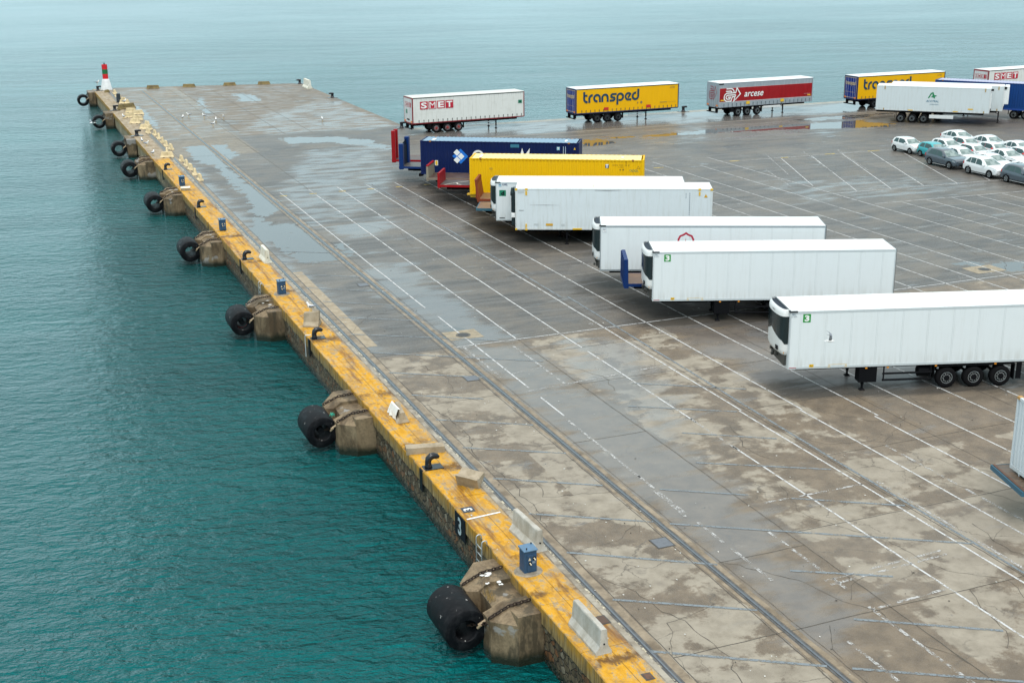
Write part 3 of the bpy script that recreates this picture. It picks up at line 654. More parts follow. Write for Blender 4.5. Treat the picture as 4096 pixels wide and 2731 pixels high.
# wandering cracks
mb = MB(); random.seed(21)
def crack(P, wd=.05, rough=.22, branch=.25):
    pts = []
    for i in range(len(P) - 1):
        a, c = Vector(P[i]), Vector(P[i + 1]); L = (c - a).length; n = max(2, int(L / .28)); off = 0
        for k in range(n):
            off = off * .75 + random.uniform(-rough, rough) * .5; t = (c - a).normalized(); q = a + (c - a) * (k / n) + Vector((-t.y, t.x)) * off * min(1, min(k, n - k) / 2)
            pts.append((q.x, q.y))
            if random.random() < branch * .1 and wd > .02:
                ang = random.uniform(0, 6.28); l = random.uniform(.6, 2.2); crack([(q.x, q.y), (q.x + math.cos(ang) * l, q.y + math.sin(ang) * l)], wd * .5, rough, 0)
    pts.append(tuple(P[-1]))
    mb.ribbon(pts, [wd * random.uniform(.2, .85) for _ in pts], lambda u, v: (u, v, Z1 + .001))
import_cr = [[(27.0, 39.2), (26.3, 37.0), (26.9, 35.2), (27.8, 33.6), (27.9, 31.9), (28.2, 30.9), (29.6, 29.6), (29.2, 28.2)],
 [(30.3, 44.9), (31.2, 42.0), (33.6, 41.3), (35.6, 42.8)], [(33.2, 45.5), (34.5, 43.6), (35.6, 42.9), (36.8, 43.9)], [(33.2, 41.2), (34.2, 39.5), (34.5, 38.2), (36.5, 36.0)],
 [(21.5, 34.4), (23.2, 32.3), (23.7, 30.5), (24.4, 29.6), (24.2, 28.0), (24.9, 25.8)], [(25.3, 31.6), (24.6, 31.3), (24.0, 30.5)], [(17.0, 29.7), (17.8, 31.5), (19.8, 32.0)],
 [(17.2, 35.0), (18.4, 31.4), (18.6, 28.9), (17.8, 26.8)], [(31.5, 33.5), (31.2, 31.2), (32.2, 29.3), (34.0, 28.1)], [(28.0, 29.6), (27.2, 27.0), (26.5, 26.2)],
 [(18.9, 58.8), (19.3, 56.5), (18.6, 54.2), (19.6, 52.9)], [(17.2, 49.2), (18.6, 47.4), (20.5, 46.2)], [(17.0, 44.6), (18.3, 43.2), (18.0, 41.8), (20.4, 41.2)],
 [(25.0, 56.2), (26.4, 53.8), (26.0, 51.7)], [(36.5, 49.5), (38.4, 47.0), (40.8, 46.6), (42.4, 44.4)], [(38.8, 47.2), (38.0, 44.5), (39.4, 42.6)],
 [(62, 71), (60.5, 66.5), (63, 64), (61.5, 60)], [(61, 64.5), (58.8, 62.2)], [(33, 58.5), (36, 57.3), (38.6, 58.0), (41, 56.6)], [(35, 56), (38, 54.6)], [(17.1, 66), (19, 69), (20.5, 68)],
 [(25, 93), (27, 89), (26.4, 84)], [(26, 75), (28.2, 72)], [(31, 78), (33, 76.5)], [(22, 113), (30, 109.5), (34, 103)], [(20.4, 38.7), (19.2, 37.4), (17.2, 37.0)],
 [(22.4, 29.4), (21.6, 27.6)], [(32.4, 38.0), (34.6, 33.8), (36.0, 31.0)], [(28.6, 45.6), (27.8, 43.2), (28.3, 41.2)], [(17.2, 53.5), (17.6, 50.2), (17.1, 47.1), (17.5, 43.4), (17.1, 39.3)]]
for c in import_cr: crack(c, random.uniform(.025, .045))
for q in range(9):
    ax, ay = random.uniform(36.6, 40.5), random.uniform(55.4, 57.9); crack([(ax, ay), (ax + random.uniform(.5, 1.6), ay + random.uniform(-.7, .7))], random.uniform(.08, .18), .3, 0)
crack([(36.9, 57.9), (38.2, 57.1), (40.1, 57.6), (41.6, 56.6)], .12, .3, 1); crack([(37.3, 56.4), (39.5, 55.9), (41.9, 55.5)], .12, .3, 1)
struct(mb.build('pavement_cracks', M_DARK))
# painted bay lines
mb = MB(); random.seed(9)
def wl(x0, y0, x1, y1, wd=.085, z=Z2):
    L = math.hypot(x1 - x0, y1 - y0); n = max(1, int(L / 2.5)); mb.ribbon([(x0 + (x1 - x0) * i / n + random.uniform(-.015, .015), y0 + (y1 - y0) * i / n) for i in range(n + 1)], wd, lambda u, v: (u, v, z))
for x, a, c in [(22.26, 69, 108.3), (24.85, 61.3, 108.9), (27.4, 58.4, 108.9), (30.06, 47, 109.1), (32.66, 46, 108.9), (35.33, 44, 109.0), (37.95, 61.2, 109), (40.6, 61.2, 109), (43.2, 61.2, 109), (45.8, 61.2, 109), (48.4, 61.2, 109), (51.0, 58, 109), (53.55, 58, 109), (56.0, 55, 109), (58.5, 54, 109), (61.65, 54, 105.5), (64.65, 54, 109.4),
                (22.38, 53.66, 67.0), (22.38, 49.5, 52.2), (27.42, 46.5, 57.7), (27.42, 10, 43.4), (29.95, 10, 47), (32.56, 10, 46), (35.12, 10, 44), (37.7, 10, 61.2), (40.3, 10, 61.2), (42.9, 10, 61.2), (45.5, 10, 61.2), (48.2, 50, 61.2), (67.5, 54, 83.3), (69.9, 54, 83.2), (72.4, 54, 83.1), (74.85, 54, 82.9), (77.3, 54, 82.8), (79.9, 54, 82.8)]: wl(x, a, x, c)
for x0, y0, x1, y1 in [(70.79, 105.68, 65.12, 92.18), (74.29, 105.7, 67.07, 88.63), (77.81, 105.66, 70.42, 88.48), (81.01, 105.31, 73.78, 88.35), (83.57, 103.44, 77.12, 88.12), (87.2, 103.3, 80.7, 88.1),
                       (65.09, 88.58, 81.76, 87.83), (81.76, 87.83, 92, 87.4), (65.13, 83.65, 79.71, 82.92), (79.71, 82.92, 92, 82.4), (65.48, 106.2, 84, 105.7), (21.18, 61.12, 58.4, 61.4), (58.4, 61.4, 70, 61.4)]: wl(x0, y0, x1, y1)
struct(mb.build('bay_lines', mat_worn('white_line_paint', (.56, .57, .57), .485, .61, .5)))
mb = MB()
for x, a, c in [(21.73, 56, 61.1), (24.22, 53.2, 60.1), (22.33, 38.3, 42.2), (22.2, 38.1, 41), (22.36, 35.7, 37.5), (22.38, 32.6, 35.2), (24.3, 31.2, 35.8), (24.25, 22, 29.9), (22.34, 26, 28.4), (22.3, 42, 49), (27.42, 43, 47), (33.4, 29, 41), (30.7, 30, 38)]: wl(x, a, x, c, .13)
for x0, y0, x1, y1 in [(70.92, 108.69, 66.15, 97.31), (75.13, 108.35, 70.57, 96.85), (78.84, 107.78, 74.27, 96.75), (25.5, 38.0, 30, 38.0), (24, 31.6, 29, 31.9), (24, 31.9, 29, 32.2), (24, 29.7, 27.5, 29.9), (22, 53.2, 30, 54.1), (22.4, 55.9, 24.4, 56.3), (63, 92, 66, 101)]: wl(x0, y0, x1, y1, .12)
for cx, cy in [(26.8, 62.2), (29.6, 62.2), (34.2, 62.4), (36.7, 62.5), (55.3, 62.2), (57.4, 62.3), (26.4, 80), (29.3, 80), (32.3, 80), (26, 88), (55, 88), (58.6, 90)]:   # remnants of bay numerals
    wl(cx, cy, cx + .28, cy, .06); wl(cx + .14, cy - .2, cx + .14, cy + .25, .06); wl(cx + .38, cy + .2, cx + .6, cy + .18, .06); wl(cx + .5, cy - .2, cx + .5, cy + .2, .06)
struct(mb.build('faded_lines', mat_worn('faded_white_paint', (.46, .46, .45), .42, .54, .5)))
mb = MB(); random.seed(4)
for x0, y0, x1, y1 in [(16.9, 26.5, 20.7, 24.1), (16.52, 30.21, 20.94, 27.45), (16.9, 33.5, 20.83, 31.09), (16.9, 37.15, 21.29, 34.3), (16.92, 40.61, 20.88, 38.16), (16.9, 44.2, 20.61, 41.87), (16.9, 47.75, 20.63, 45.46), (16.9, 51.35, 20.65, 49.02), (16.9, 54.9, 19.86, 53.04), (16.9, 58.5, 20.97, 55.95), (16.9, 62.05, 24.65, 57.1), (16.9, 65.6, 23.87, 61.33), (17.1, 69.1, 21.31, 66.52), (17.1, 72.8, 21.39, 69.85), (16.9, 76.3, 21.2, 73.4), (17.05, 79.99, 20.81, 77.49), (16.9, 83.75, 20.91, 81.11), (16.9, 87.2, 20.84, 84.77),
                       (25.12, 42.45, 29.74, 39.7), (22.49, 40.67, 25.37, 38.85), (21.34, 37.78, 30.38, 32.19), (23.31, 32.96, 26.26, 31.26), (23.32, 29.42, 27.13, 27.05), (21.53, 27.06, 25.64, 24.57), (26.7, 37.95, 30.24, 35.71), (30.9, 68, 30.5, 43), (30.5, 43, 30.4, 20), (25.6, 49.5, 29.8, 46.9), (26.2, 45.6, 29.6, 43.4), (27.2, 52.3, 31.8, 49.4), (30.6, 109, 30.5, 68)]:
    wl(x0, y0, x1, y1, .125, Z3)
struct(mb.build('diagonal_lines', mat_worn('grey_blue_line_paint', (.185, .215, .235), .47, .62, .5)))
mb = MB()
for k in range(9): x = 21.9 + k * 2.55; mb.ribbon([(x, 106.8), (x + .6, 106.75)], .2, lambda u, v: (u, v, Z3))
for x0, x1, y in ((65.4, 66.5, 106.3), (71, 71.8, 106), (76, 77.2, 106), (81, 82.4, 105.8), (52, 53.5, 106), (57, 58, 106)): mb.ribbon([(x0, y), (x1, y - .05)], .22, lambda u, v: (u, v, Z3))
struct(mb.build('yellow_ticks', mat_worn('yellow_tick_paint', (.62, .45, .08), .50, .58)))
mb = MB(); random.seed(77)
for q in range(420):
    yy = 24 + 110 * random.random() ** 1.6; xx = random.uniform(16.4, 26 + (yy - 20) * .75); z = random.random()
    if z < .5: xx = random.uniform(14.7, 22)
    rr = random.uniform(.015, .05); a = random.uniform(0, 3.1); mb.poly([(xx + rr * math.cos(a + k * 1.57) * (1 if k % 2 else .5), yy + rr * math.sin(a + k * 1.57), .014 + random.uniform(0, .012)) for k in range(4)], random.choice([0, 0, 1]))
lt = mb.build('litter', [flat('pale_litter', (.60, .60, .56), .6), flat('dark_litter', (.03, .022, .015), .6)]); lt['kind'] = 'stuff'; lt['label'] = 'scattered specks of litter and droppings across the quay'
# patched concrete strip beside the rail
mb = MB(); strip(mb, 17.02, 17.62, 63.0, 80.5, Z1); struct(mb.build('concrete_patch', m_strip('tan_patch', (.24, .19, .125), (.36, .30, .21), .6, 2)))
# ================================================================== COVERS
M_IRON = flat('cast_iron', (.07, .065, .06), .45, .3, .4); M_RUST = flat('rusty_plate', (.13, .065, .04), .6, .2, .5); M_GPL = flat('grey_steel_cover', (.15, .16, .18), .45, .3, .3)
def mat_checker(name, c):
    b = NB(name); v = b.voro(b.obj(), 24, out='Distance', rand=0); return b.set(b.mix(b.ss(v, .2, .4), tuple(x * 1.5 for x in c), c), .45, .3)
def cover(kind, lb, x, y, sx, sy, mt, yaw=0, round_=False):
    t = thing(kind, lb, 'cover', (x, y, 0), yaw, None)
    mb = MB(); mb.lathe([(sx + .07, Z2 + .001), (sx, Z2 + .0012)], 24) if round_ else mb.box(-sx - .05, sx + .05, -sy - .05, sy + .05, .006, .0105)
    mb.build('frame', M_IRON, t)
    mb = MB()
    if round_:
        mb.lathe([(0.001, .016), (sx * .93, .016), (sx * .95, .010)], 24)
        mb.build('lid', mat_checker('studded_iron', (.045, .04, .038)), t)
    else:
        mb.bbox(-sx, sx, -sy, sy, .0106, .018, .002); mb.build('lid', mt, t)
mb = MB(); strip(mb, 21.5, 23.4, 62.3, 63.9, Z1 + .002); mb.box(57.0, 59.3, 62.4, 64.0, .005, .0065); struct(mb.build('manhole_surrounds', m_strip('tan_surround', (.22, .175, .11), (.34, .28, .19), .5)))
cover('manhole_cover', 'round iron manhole cover crossed by a white bay line', 22.46, 63.04, .34, .34, None, 0, True)
cover('manhole_cover', 'round iron manhole cover between white lines at the right', 58.15, 63.15, .34, .34, None, 0, True)
cover('access_cover', 'square grey steel cover beside the rail, nearest the camera', 20.34, 36.52, .30, .33, M_GPL)
cover('access_cover', 'square grey steel cover beside the rail, in the middle of the quay', 20.36, 56.05, .30, .33, M_GPL)
cover('access_cover', 'square grey steel cover beside the rail, farthest of the three', 20.38, 75.6, .30, .33, M_GPL)
cover('cable_pit_cover', 'rusty chequered cover on yellow coping behind the nearest long barrier', 15.98, 32.45, .18, .22, mat_checker('rusty_chequer', (.10, .055, .035)))
cover('cable_pit_cover', 'small rusty cover on yellow coping at the bottom edge', 15.82, 29.0, .10, .14, M_RUST)

# ================================================================== BOLLARDS
M_BOL = NB('bollard_paint'); _n = M_BOL.noise(M_BOL.obj(), 9, 4, .6)
M_BOL = M_BOL.set(M_BOL.mix(M_BOL.ss(_n, .66, .72, 0, .7), (.010, .012, .016), (.45, .46, .46)), .22, .1)
def bollard(lb, x, y, yaw=0, s=1., plate=True, kind='hook'):
    t = thing('mooring_bollard', lb, 'bollard', (x, y, 0), yaw, 'black mooring bollards on the quay edges'); t.scale = (s, s, s)
    mb = MB()
    if kind == 'hook':
        path = [(0, 0, .0), (0, 0, .12), (-.01, 0, .28), (.02, 0, .42), (.12, 0, .51), (.25, 0, .53), (.38, 0, .49), (.47, 0, .43)]; rr = [.19, .15, .135, .15, .155, .14, .115, .075]
        mb.tube(path, rr, 14); mb.build('hook_post', M_BOL, t, True)
        mb = MB(); mb.bbox(-.22, .62, -.28, .28, -.02, .03, .01); mb.build('base_plate', flat('wet_steel_plate', (.025, .027, .032), .18, .4), t)
    else:
        mb.lathe([(.30, .03), (.24, .06), (.17, .14), (.155, .38), (.19, .46), (.19, .56), (.12, .60), (.001, .60)], 16)
        mb.tube([(0, 0, .50), (.22, 0, .52), (.42, 0, .50)], [.11, .10, .09], 10); mb.build('double_post', M_BOL, t, True, 50)
        mb = MB(); mb.bbox(-.55, .6, -.30, .30, -.02, .03, .01); mb.build('base_plate', flat('wet_steel_plate', (.025, .027, .032), .18, .4), t)
bl = ['', 'black hooked bollard beside a broken slab on yellow coping, nearest the camera', 'black hooked bollard next to the barrier piece with a gull on it', 'black hooked bollard on yellow coping before an upright barrier end',
      'black hooked bollard on yellow coping halfway along, between two blue cabinets', 'farthest black hooked bollard on yellow coping, by the cream barriers']
for k, yb in enumerate(BOLL):
    if k: bollard(bl[k], 14.86, yb, 0, .95)
for lb, x, y, yaw in [('black double bollard on the pier corner, left of the beacon, gull on it', 15.1, 198.7, 0), ('black double bollard on the pier above the middle tyre fender', 15.0, 173.4, 0), ('black double bollard on the pier above the nearest tyre fender', 14.95, 148.7, 0),
                      ('black bollard on the far pier end beside the white barrier', 44.0, 194.6, 180), ('black bollard on the slanting far edge of the pier', 43.95, 174.8, 180), ('black bollard at the quay edge behind the white curtain trailer', 43.7, 142.2, 0), ('black bollard between the yellow and the red trailer', 79.7, 140.9, 0)]:
    bollard(lb, x, y, yaw, 1.15 if y > 140 else 1, True, 'double')
t = thing('mooring_post', 'short black post standing between cream barriers on the pier', 'post', (16.4, 182.3, 0)); mb = MB(); mb.lathe([(.34, 0), (.30, .12), (.27, 1.1), (.22, 1.2), (.001, 1.22)], 14); mb.build('post', M_BOL, t, True, 40)

# ================================================================== CABINETS
M_CAB = paint('blue_cabinet_paint', (.030, .075, .145), .4, .45, (.02, .05, .09)); M_CABL = paint('blue_lid_paint', (.10, .19, .30), .3, .4); M_HOLE = flat('dark_recess', (.008, .009, .012), .6); M_CREAM = flat('cream_plug', (.62, .55, .40), .5)
M_PAD = m_strip('cabinet_pad_concrete', (.17, .14, .10), (.30, .26, .20), .55)
def cabinet(lb, x, y, pad):
    t = thing('electrical_cabinet', lb, 'electrical cabinet', (x, y, 0), 2, 'blue power cabinets on the coping')
    mb = MB(); mb.bbox(0, .46, 0, .42, .04, .84, .008); mb.build('cabinet_body', M_CAB, t)
    mb = MB(); mb.loft([[(-.03, -.04, .84), (.49, -.04, .84), (.49, .46, .84), (-.03, .46, .84)], [(-.03, -.04, .87), (.49, -.04, .87), (.49, .46, .90), (-.03, .46, .90)]]); mb.build('lid', M_CABL, t)
    mb = MB(); mb.bbox(.10, .43, -.025, -.001, .10, .70, .005); mb.box(.09, .44, -.035, -.025, .64, .68); mb.build('door', M_CAB, t)
    for (px, pz) in ((.30, .50), (.145, .34)):
        mb = MB(); mb.box(px, px + .10, -.031, -.026, pz, pz + .12); s = mb.build('socket_opening', M_HOLE, t)
        mb = MB(); mb.cyl((px + .04, -.03, pz + .08), (px + .07, -.10, pz + .02), .022, 8); mb.build('plug', M_CREAM, s)
    mb = MB(); mb.poly([(.135, -.0275, .50), (.235, -.0275, .50), (.185, -.0275, .61)]); mb.build('warning_sign', M_CREAM, t)
    mb = MB(); mb.poly([(.28, -.0275, .38), (.40, -.0275, .38), (.40, -.0275, .46), (.28, -.0275, .46)]); mb.build('name_plate', flat('grey_plate', (.20, .26, .33), .4), t)
    for (px, py) in ((.10, .04), (.42, .38)):
        mb = MB(); mb.lathe([(.001, .965), (.022, .955), (.028, .935), (.018, .90), (.012, .88)], 10, M=Matrix.Translation((px, py, 0))); mb.build('lifting_eye', M_BOL, t, True)
    if pad:
        mb = MB(); mb.lathe([(.001, .04), (.43, .04), (.48, .002)], 18, M=Matrix.Translation((.23, .2, 0)) @ Matrix.Diagonal((1.05, .95, 1, 1))); mb.build('concrete_pad', M_PAD, t)
for lb, x, y, p in [('nearest and largest blue electrical cabinet, on a round concrete pad', 14.92, 36.2, 1), ('blue electrical cabinet above the third nearest fender block', 15.0, 75.25, 1), ('blue electrical cabinet above the fourth nearest fender block', 14.88, 95.0, 0), ('farthest blue electrical cabinet, by the cream barriers', 14.82, 115.0, 0)]:
    cabinet(lb, x, y, p)

# ================================================================== LADDERS
M_GALV = flat('galvanised_steel', (.50, .53, .54), .35, .6, .2)
for lb, y0, xo in [('galvanised ladder with hooked tops on the wall beside the painted 3', 38.75, EX - .12), ('galvanised ladder with hooked tops by the third nearest fender block', 77.75, EX - .1)]:
    t = thing('quay_ladder', lb, 'ladder', (xo, y0, 0))
    for dy in (0, .55):
        mb = MB(); mb.tube([(-.10, dy, -2.3), (-.10, dy, .10)] + [(-.10 + .10 - .10 * math.cos(R(a)), dy, .10 + .10 * math.sin(R(a))) for a in (30, 60, 90, 120, 150, 180)] + [(.10, dy, -.02)], .024, 8); mb.build('stile', M_GALV, t, True)
    for k in range(7):
        mb = MB(); mb.cyl((-.10, 0, -.12 - .3 * k), (-.10, .55, -.12 - .3 * k), .018, 6); mb.build('rung', M_GALV, t, True)
# white edge marker at the third bollard
t = thing('edge_marker', 'white painted steel strip over the coping edge beside a bollard', 'marker', (EX, 66.4, 0)); mb = MB(); mb.box(-.06, -.045, -.06, .06, -1.2, .012); mb.box(-.06, .28, -.06, .06, .004, .012); mb.build('strip', flat('white_strip', (.55, .60, .62), .4), t)

# ================================================================== BARRIERS
def mat_barrier(name, c, d):
    b = NB(name); g = b.geo(); n = b.noise(b.map(g, (1, 1, .6)), 2.2, 6, .65); f = b.noise(g, 18, 4, .6)
    c2 = b.mix(b.ss(n, .35, .7), c, d); return b.set(b.mix(b.ss(f, .55, .75, 0, .4), c2, tuple(x * .5 for x in d)), .75, 0, .4, b.bump(f, .006, .6))
M_JG = mat_barrier('grey_barrier_concrete', (.47, .46, .42), (.33, .31, .26)); M_JT = mat_barrier('tan_barrier_concrete', (.38, .32, .235), (.24, .195, .13)); M_JC = mat_barrier('cream_barrier_paint', (.70, .57, .35), (.44, .35, .20)); M_JO = mat_barrier('olive_barrier', (.21, .155, .06), (.11, .08, .035)); M_JW = mat_barrier('white_barrier', (.72, .71, .63), (.56, .54, .44))
def jersey(name, lb, x, y, yaw, L=2.0, H=.84, W=.56, mt=None, tilt=(0, 0, 0), z=0., group=None, notch=True, taper=0., seed=0, inset=0.):
    rnd = random.Random(seed + int(x * 100 + y * 10))
    h = W / 2; prof = [(-h, 0), (-h, .09 * H / .84), (-h * .52, .28 * H / .84), (-h * .36, H - .03), (-h * .28, H), (h * .28, H), (h * .36, H - .03), (h * .52, .28 * H / .84), (h, .09 * H / .84), (h, 0)]
    rings = []; n = 5
    for k in range(n + 1):
        s = 1 - taper * k / n; yy = -L / 2 + L * k / n
        rings.append([(px * s + rnd.uniform(-.006, .006) - (0 if k not in (0, n) else px * .25 * min(1, inset * 5)), yy + (inset * pz / H if k == 0 else -inset * pz / H if k == n else 0) + (rnd.uniform(-.02, .02) if k in (0, n) else 0), pz * s + rnd.uniform(-.005, .005)) for px, pz in prof])
    t = thing(name, lb, 'barrier', (x, y, z), yaw, group); t.rotation_euler = (R(tilt[0]), R(tilt[1]), R(yaw))
    mb = MB(); mb.loft(rings); mb.build('barrier_body', mt, t)
    if notch:
        for k in (-1, 1):
            mb = MB(); mb.box(-h - .006, h + .006, k * L * .24 - .10, k * L * .24 + .10, -.002, .075 * H / .84); mb.build('drain_slot', M_HOLE, t)
    if H > .7:
        mb = MB(); mb.cyl((0, -L / 2 - .028, H * .42), (0, -L / 2 + .01, H * .42), .028, 8); mb.build('pin_hole', M_HOLE, t)
    return t
GJ = 'loose concrete barriers left on the yellow coping'
jersey('jersey_barrier', 'nearest grey concrete barrier, standing lengthwise on yellow coping at the bottom', 15.17, 31.6, 0, 2.0, .84, .54, M_JG, group=GJ, notch=False)
jersey('jersey_barrier', 'grey concrete barrier standing just behind the nearest blue cabinet', 16.02, 38.55, 3, 2.0, .84, .54, M_JG, group=GJ, notch=False)
jersey('jersey_barrier', 'short tan barrier lying tipped over in front of the painted 3', 15.62, 43.75, 50, .95, .62, .6, M_JT, (8, 62, 0), .22, GJ, False)
jersey('broken_slab', 'flat broken concrete piece lying beside the nearest bollard', 15.25, 47.75, 78, 1.6, .62, .30, M_JT, (0, 86, 0), .13, GJ, False)
jersey('jersey_barrier', 'tan barrier piece wrapped with torn white plastic, above the second fender block', 15.55, 52.35, -8, 1.7, .5, .58, M_JT, (0, 0, 0), 0, GJ, False, .1)
jersey('jersey_barrier', 'rough tan barrier stump with a gull on top, beside a bollard', 15.35, 68.15, 62, .85, .86, .85, M_JT, (0, 0, 0), 0, GJ, False, .12)
jersey('jersey_barrier', 'pale barrier seen end-on, beside the rail behind a bollard', 16.10, 84.6, 0, 1.7, .88, .56, M_JW, group=GJ, notch=False)
jersey('stone_lump', 'small pale concrete lump lying near the farthest cabinet', 14.98, 112.85, 80, .8, .35, .45, M_JW, (0, 50, 0), .06, GJ, False)
jersey('tall_barrier', 'white L-shaped barrier standing at the far corner of the pier', 43.75, 188.6, 0, 3.2, 1.25, .8, M_JW, group=None, notch=False)
t = thing('plastic_sheet', 'torn white plastic draped on a tan barrier piece', 'plastic sheet', (15.38, 52.5, 0)); mb = MB(); random.seed(2)
rings = []
for k in range(7):
    yy = -.6 + k * .2; rings.append([(-.20 + random.uniform(-.04, .04), yy, .02 + random.uniform(0, .04)), (-.13 + random.uniform(-.03, .03), yy, .25), (-.02 + random.uniform(-.03, .03), yy, .50 + random.uniform(0, .05)), (.06, yy, .52)])
mb.loft(rings, False, False); mb.build('sheet', flat('white_plastic', (.75, .74, .70), .4), t)

GC = 'cream concrete barriers strewn along the pier rail'
CR = [(16.95, 193.3, 8), (16.85, 189.7, -5), (16.95, 186.9, 10), (17.1, 183.3, 35), (16.95, 180.6, 70), (16.7, 170.6, 75), (17.3, 168.0, 95), (15.95, 165.5, 100), (16.6, 162.6, 70), (15.98, 159.6, 60), (17.05, 156.8, 20), (16.5, 154.0, 60), (16.85, 153.0, -30), (16.4, 150.6, 10), (16.9, 148.6, 4), (16.95, 145.7, 0), (16.95, 142.6, -6), (16.95, 139.8, 3), (17.1, 137.2, 6), (16.0, 132.0, 80), (16.35, 134.6, -10), (17.0, 129.1, 4), (17.05, 126.2, 0), (17.05, 123.6, 6), (17.0, 120.7, -4), (16.98, 117.6, 2)]
for k, (x, y, yaw) in enumerate(CR):
    kk = len(CR) - 1 - k
    place = 'nearest the camera' if kk == 0 else ('closest to the beacon' if k == 0 else (ORD[k] + ' from the beacon' if k < 13 else ORD[kk] + ' from the near end'))
    look = 'lying crosswise' if abs(yaw) > 50 else ('askew' if abs(yaw) > 15 else 'in line with the rail')
    jersey('jersey_barrier', 'cream barrier %s, %s' % (look, place), x, y, yaw, 1.12 if abs(yaw) < 50 else 1.4, .56, .54, M_JC, group=GC, inset=.20)
GO = 'olive brown barriers on the pier end'
for k, (x, y, yaw) in enumerate([(22.85, 198.2, 76), (28.0, 197.6, 76), (33.9, 197.0, 77), (38.9, 197.1, 77)]):
    jersey('jersey_barrier', 'olive brown barrier lying at the far pier end, %s from the beacon' % ORD[k], x, y - (.0 if k < 3 else .9), yaw, 1.9, .46, .8, M_JO, group=GO, inset=.15)
jersey('jersey_barrier', 'olive brown barrier on the pier beside the middle double bollard', 16.6, 175.0, 124, 2.6, .62, .85, M_JO, group=GO, inset=.15)
t = thing('concrete_lump', 'small tan lump on the pier beside the beacon foot', 'concrete lump', (16.1, 195.9, 0), 20); mb = MB(); mb.loft([[(-.35, -.3, 0), (.35, -.3, 0), (.3, .3, 0), (-.3, .3, 0)], [(-.25, -.2, .35), (.2, -.22, .4), (.2, .2, .38), (-.2, .2, .33)]]); mb.build('lump', M_JO, t)

# ================================================================== BEACON
t = thing('harbour_beacon', 'red and green banded light beacon on a white conical base at the pier end', 'beacon', (16.42, 199.7, 0))
mb = MB(); mb.lathe([(.85, -.01), (.80, .1), (.52, 1.45), (.44, 1.55), (.001, 1.55)], 24); mb.build('base', mat_barrier('beacon_white', (.72, .74, .74), (.55, .57, .58)), t, True, 40)
for nm, c, z0, z1 in (('red_band', (.62, .008, .016), 1.55, 2.26), ('green_band', (.006, .14, .045), 2.26, 2.93), ('red_band', (.62, .008, .016), 2.93, 3.62)):
    mb = MB(); mb.lathe([(.001, z0), (.40, z0), (.40, z1), (.001, z1)], 24); mb.build(nm, flat(nm, c, .35), t, True, 40)
mb = MB(); mb.cyl((0, 0, 3.62), (0, 0, 3.74), .12, 12); mb.cyl((-.08, 0, 3.74), (-.08, 0, 3.9), .03, 6); mb.cyl((.08, 0, 3.74), (.08, 0, 3.9), .03, 6); mb.build('lantern', M_BOL, t)

# ================================================================== GULLS
M_GW = flat('gull_white', (.80, .80, .79), .6, 0, .05); M_GG = flat('gull_grey', (.28, .31, .35), .6); M_GB = flat('gull_beak', (.65, .40, .05), .5)
def gull(lb, x, y, z, yaw, s=1.):
    t = thing('gull', lb, 'gull', (x, y, z), yaw, 'gulls standing on the quay'); t.scale = (s, s, s)
    mb = MB()
    st = [(-.24, .30, .005), (-.16, .28, .045), (-.06, .26, .085), (.05, .26, .095), (.13, .30, .075), (.17, .37, .048), (.19, .42, .05), (.22, .445, .048), (.26, .44, .02), (.27, .438, .004)]
    mb.tube([(a, 0, h) for a, h, r in st], [r for a, h, r in st], 10); mb.build('body', M_GW, t, True)
    for k in (-1, 1):
        mb = MB(); mb.loft([[(.10, k * .07, .33), (.10, k * .10, .28), (.08, k * .09, .24)], [(-.05, k * .07, .345), (-.05, k * .105, .29), (-.05, k * .09, .23)], [(-.30, k * .02, .32), (-.30, k * .035, .30), (-.28, k * .02, .29)]]); mb.build('wing', M_GG, t, True)
        mb = MB(); mb.cyl((.02, k * .03, 0), (.02, k * .03, .19), .008, 5); mb.cyl((.0, k * .03, .004), (.07, k * .03, .004), .012, 5); mb.build('leg', M_GB, t)
    mb = MB(); mb.tube([(.26, 0, .44), (.31, 0, .43), (.33, 0, .42)], [.014, .011, .004], 6); mb.build('beak', M_GB, t)
for a in [('gull perched on the bollard at the pier corner', 15.1, 198.7, .90, 20), ('gull by the rail crack, leftmost of those on open pier concrete', 21.64, 160.3, 0, 60), ('gull on open pier concrete, second from the left', 22.72, 162.4, 0, 200), ('gull on open pier concrete, in the middle of the loose flock', 24.34, 160.8, 0, 140),
          ('gull on open pier concrete, nearest of the loose flock', 24.02, 152.9, 0, 10), ('gull on open pier concrete, second nearest of the loose flock', 25.0, 156.4, 0, 80), ('gull on open pier concrete, rightmost of the loose flock, above its reflection', 26.34, 158.9, 0, 250), ('gull perched on the olive brown barrier by the double bollard', 16.4, 174.9, .64, 30),
          ('gull on the brown coping, farther of two near the nearest tyre fender', 14.85, 142.7, 0, 100), ('gull walking on the brown coping, nearer of two near the nearest tyre fender', 15.0, 140.5, 0, 330), ('gull on the coping where the yellow paint starts', 14.8, 133.6, 0, 50), ('gull on the coping edge beside a small puddle', 15.2, 164.3, 0, 120),
          ('lone gull on the pale right part of the pier', 36.7, 151.3, 0, 90), ('gull perched on the rough tan barrier stump', 15.35, 68.15, .82, 150)]:
    gull(a[0], a[1], a[2], a[3], a[4], 1.25 if a[2] > 100 else 1.1)
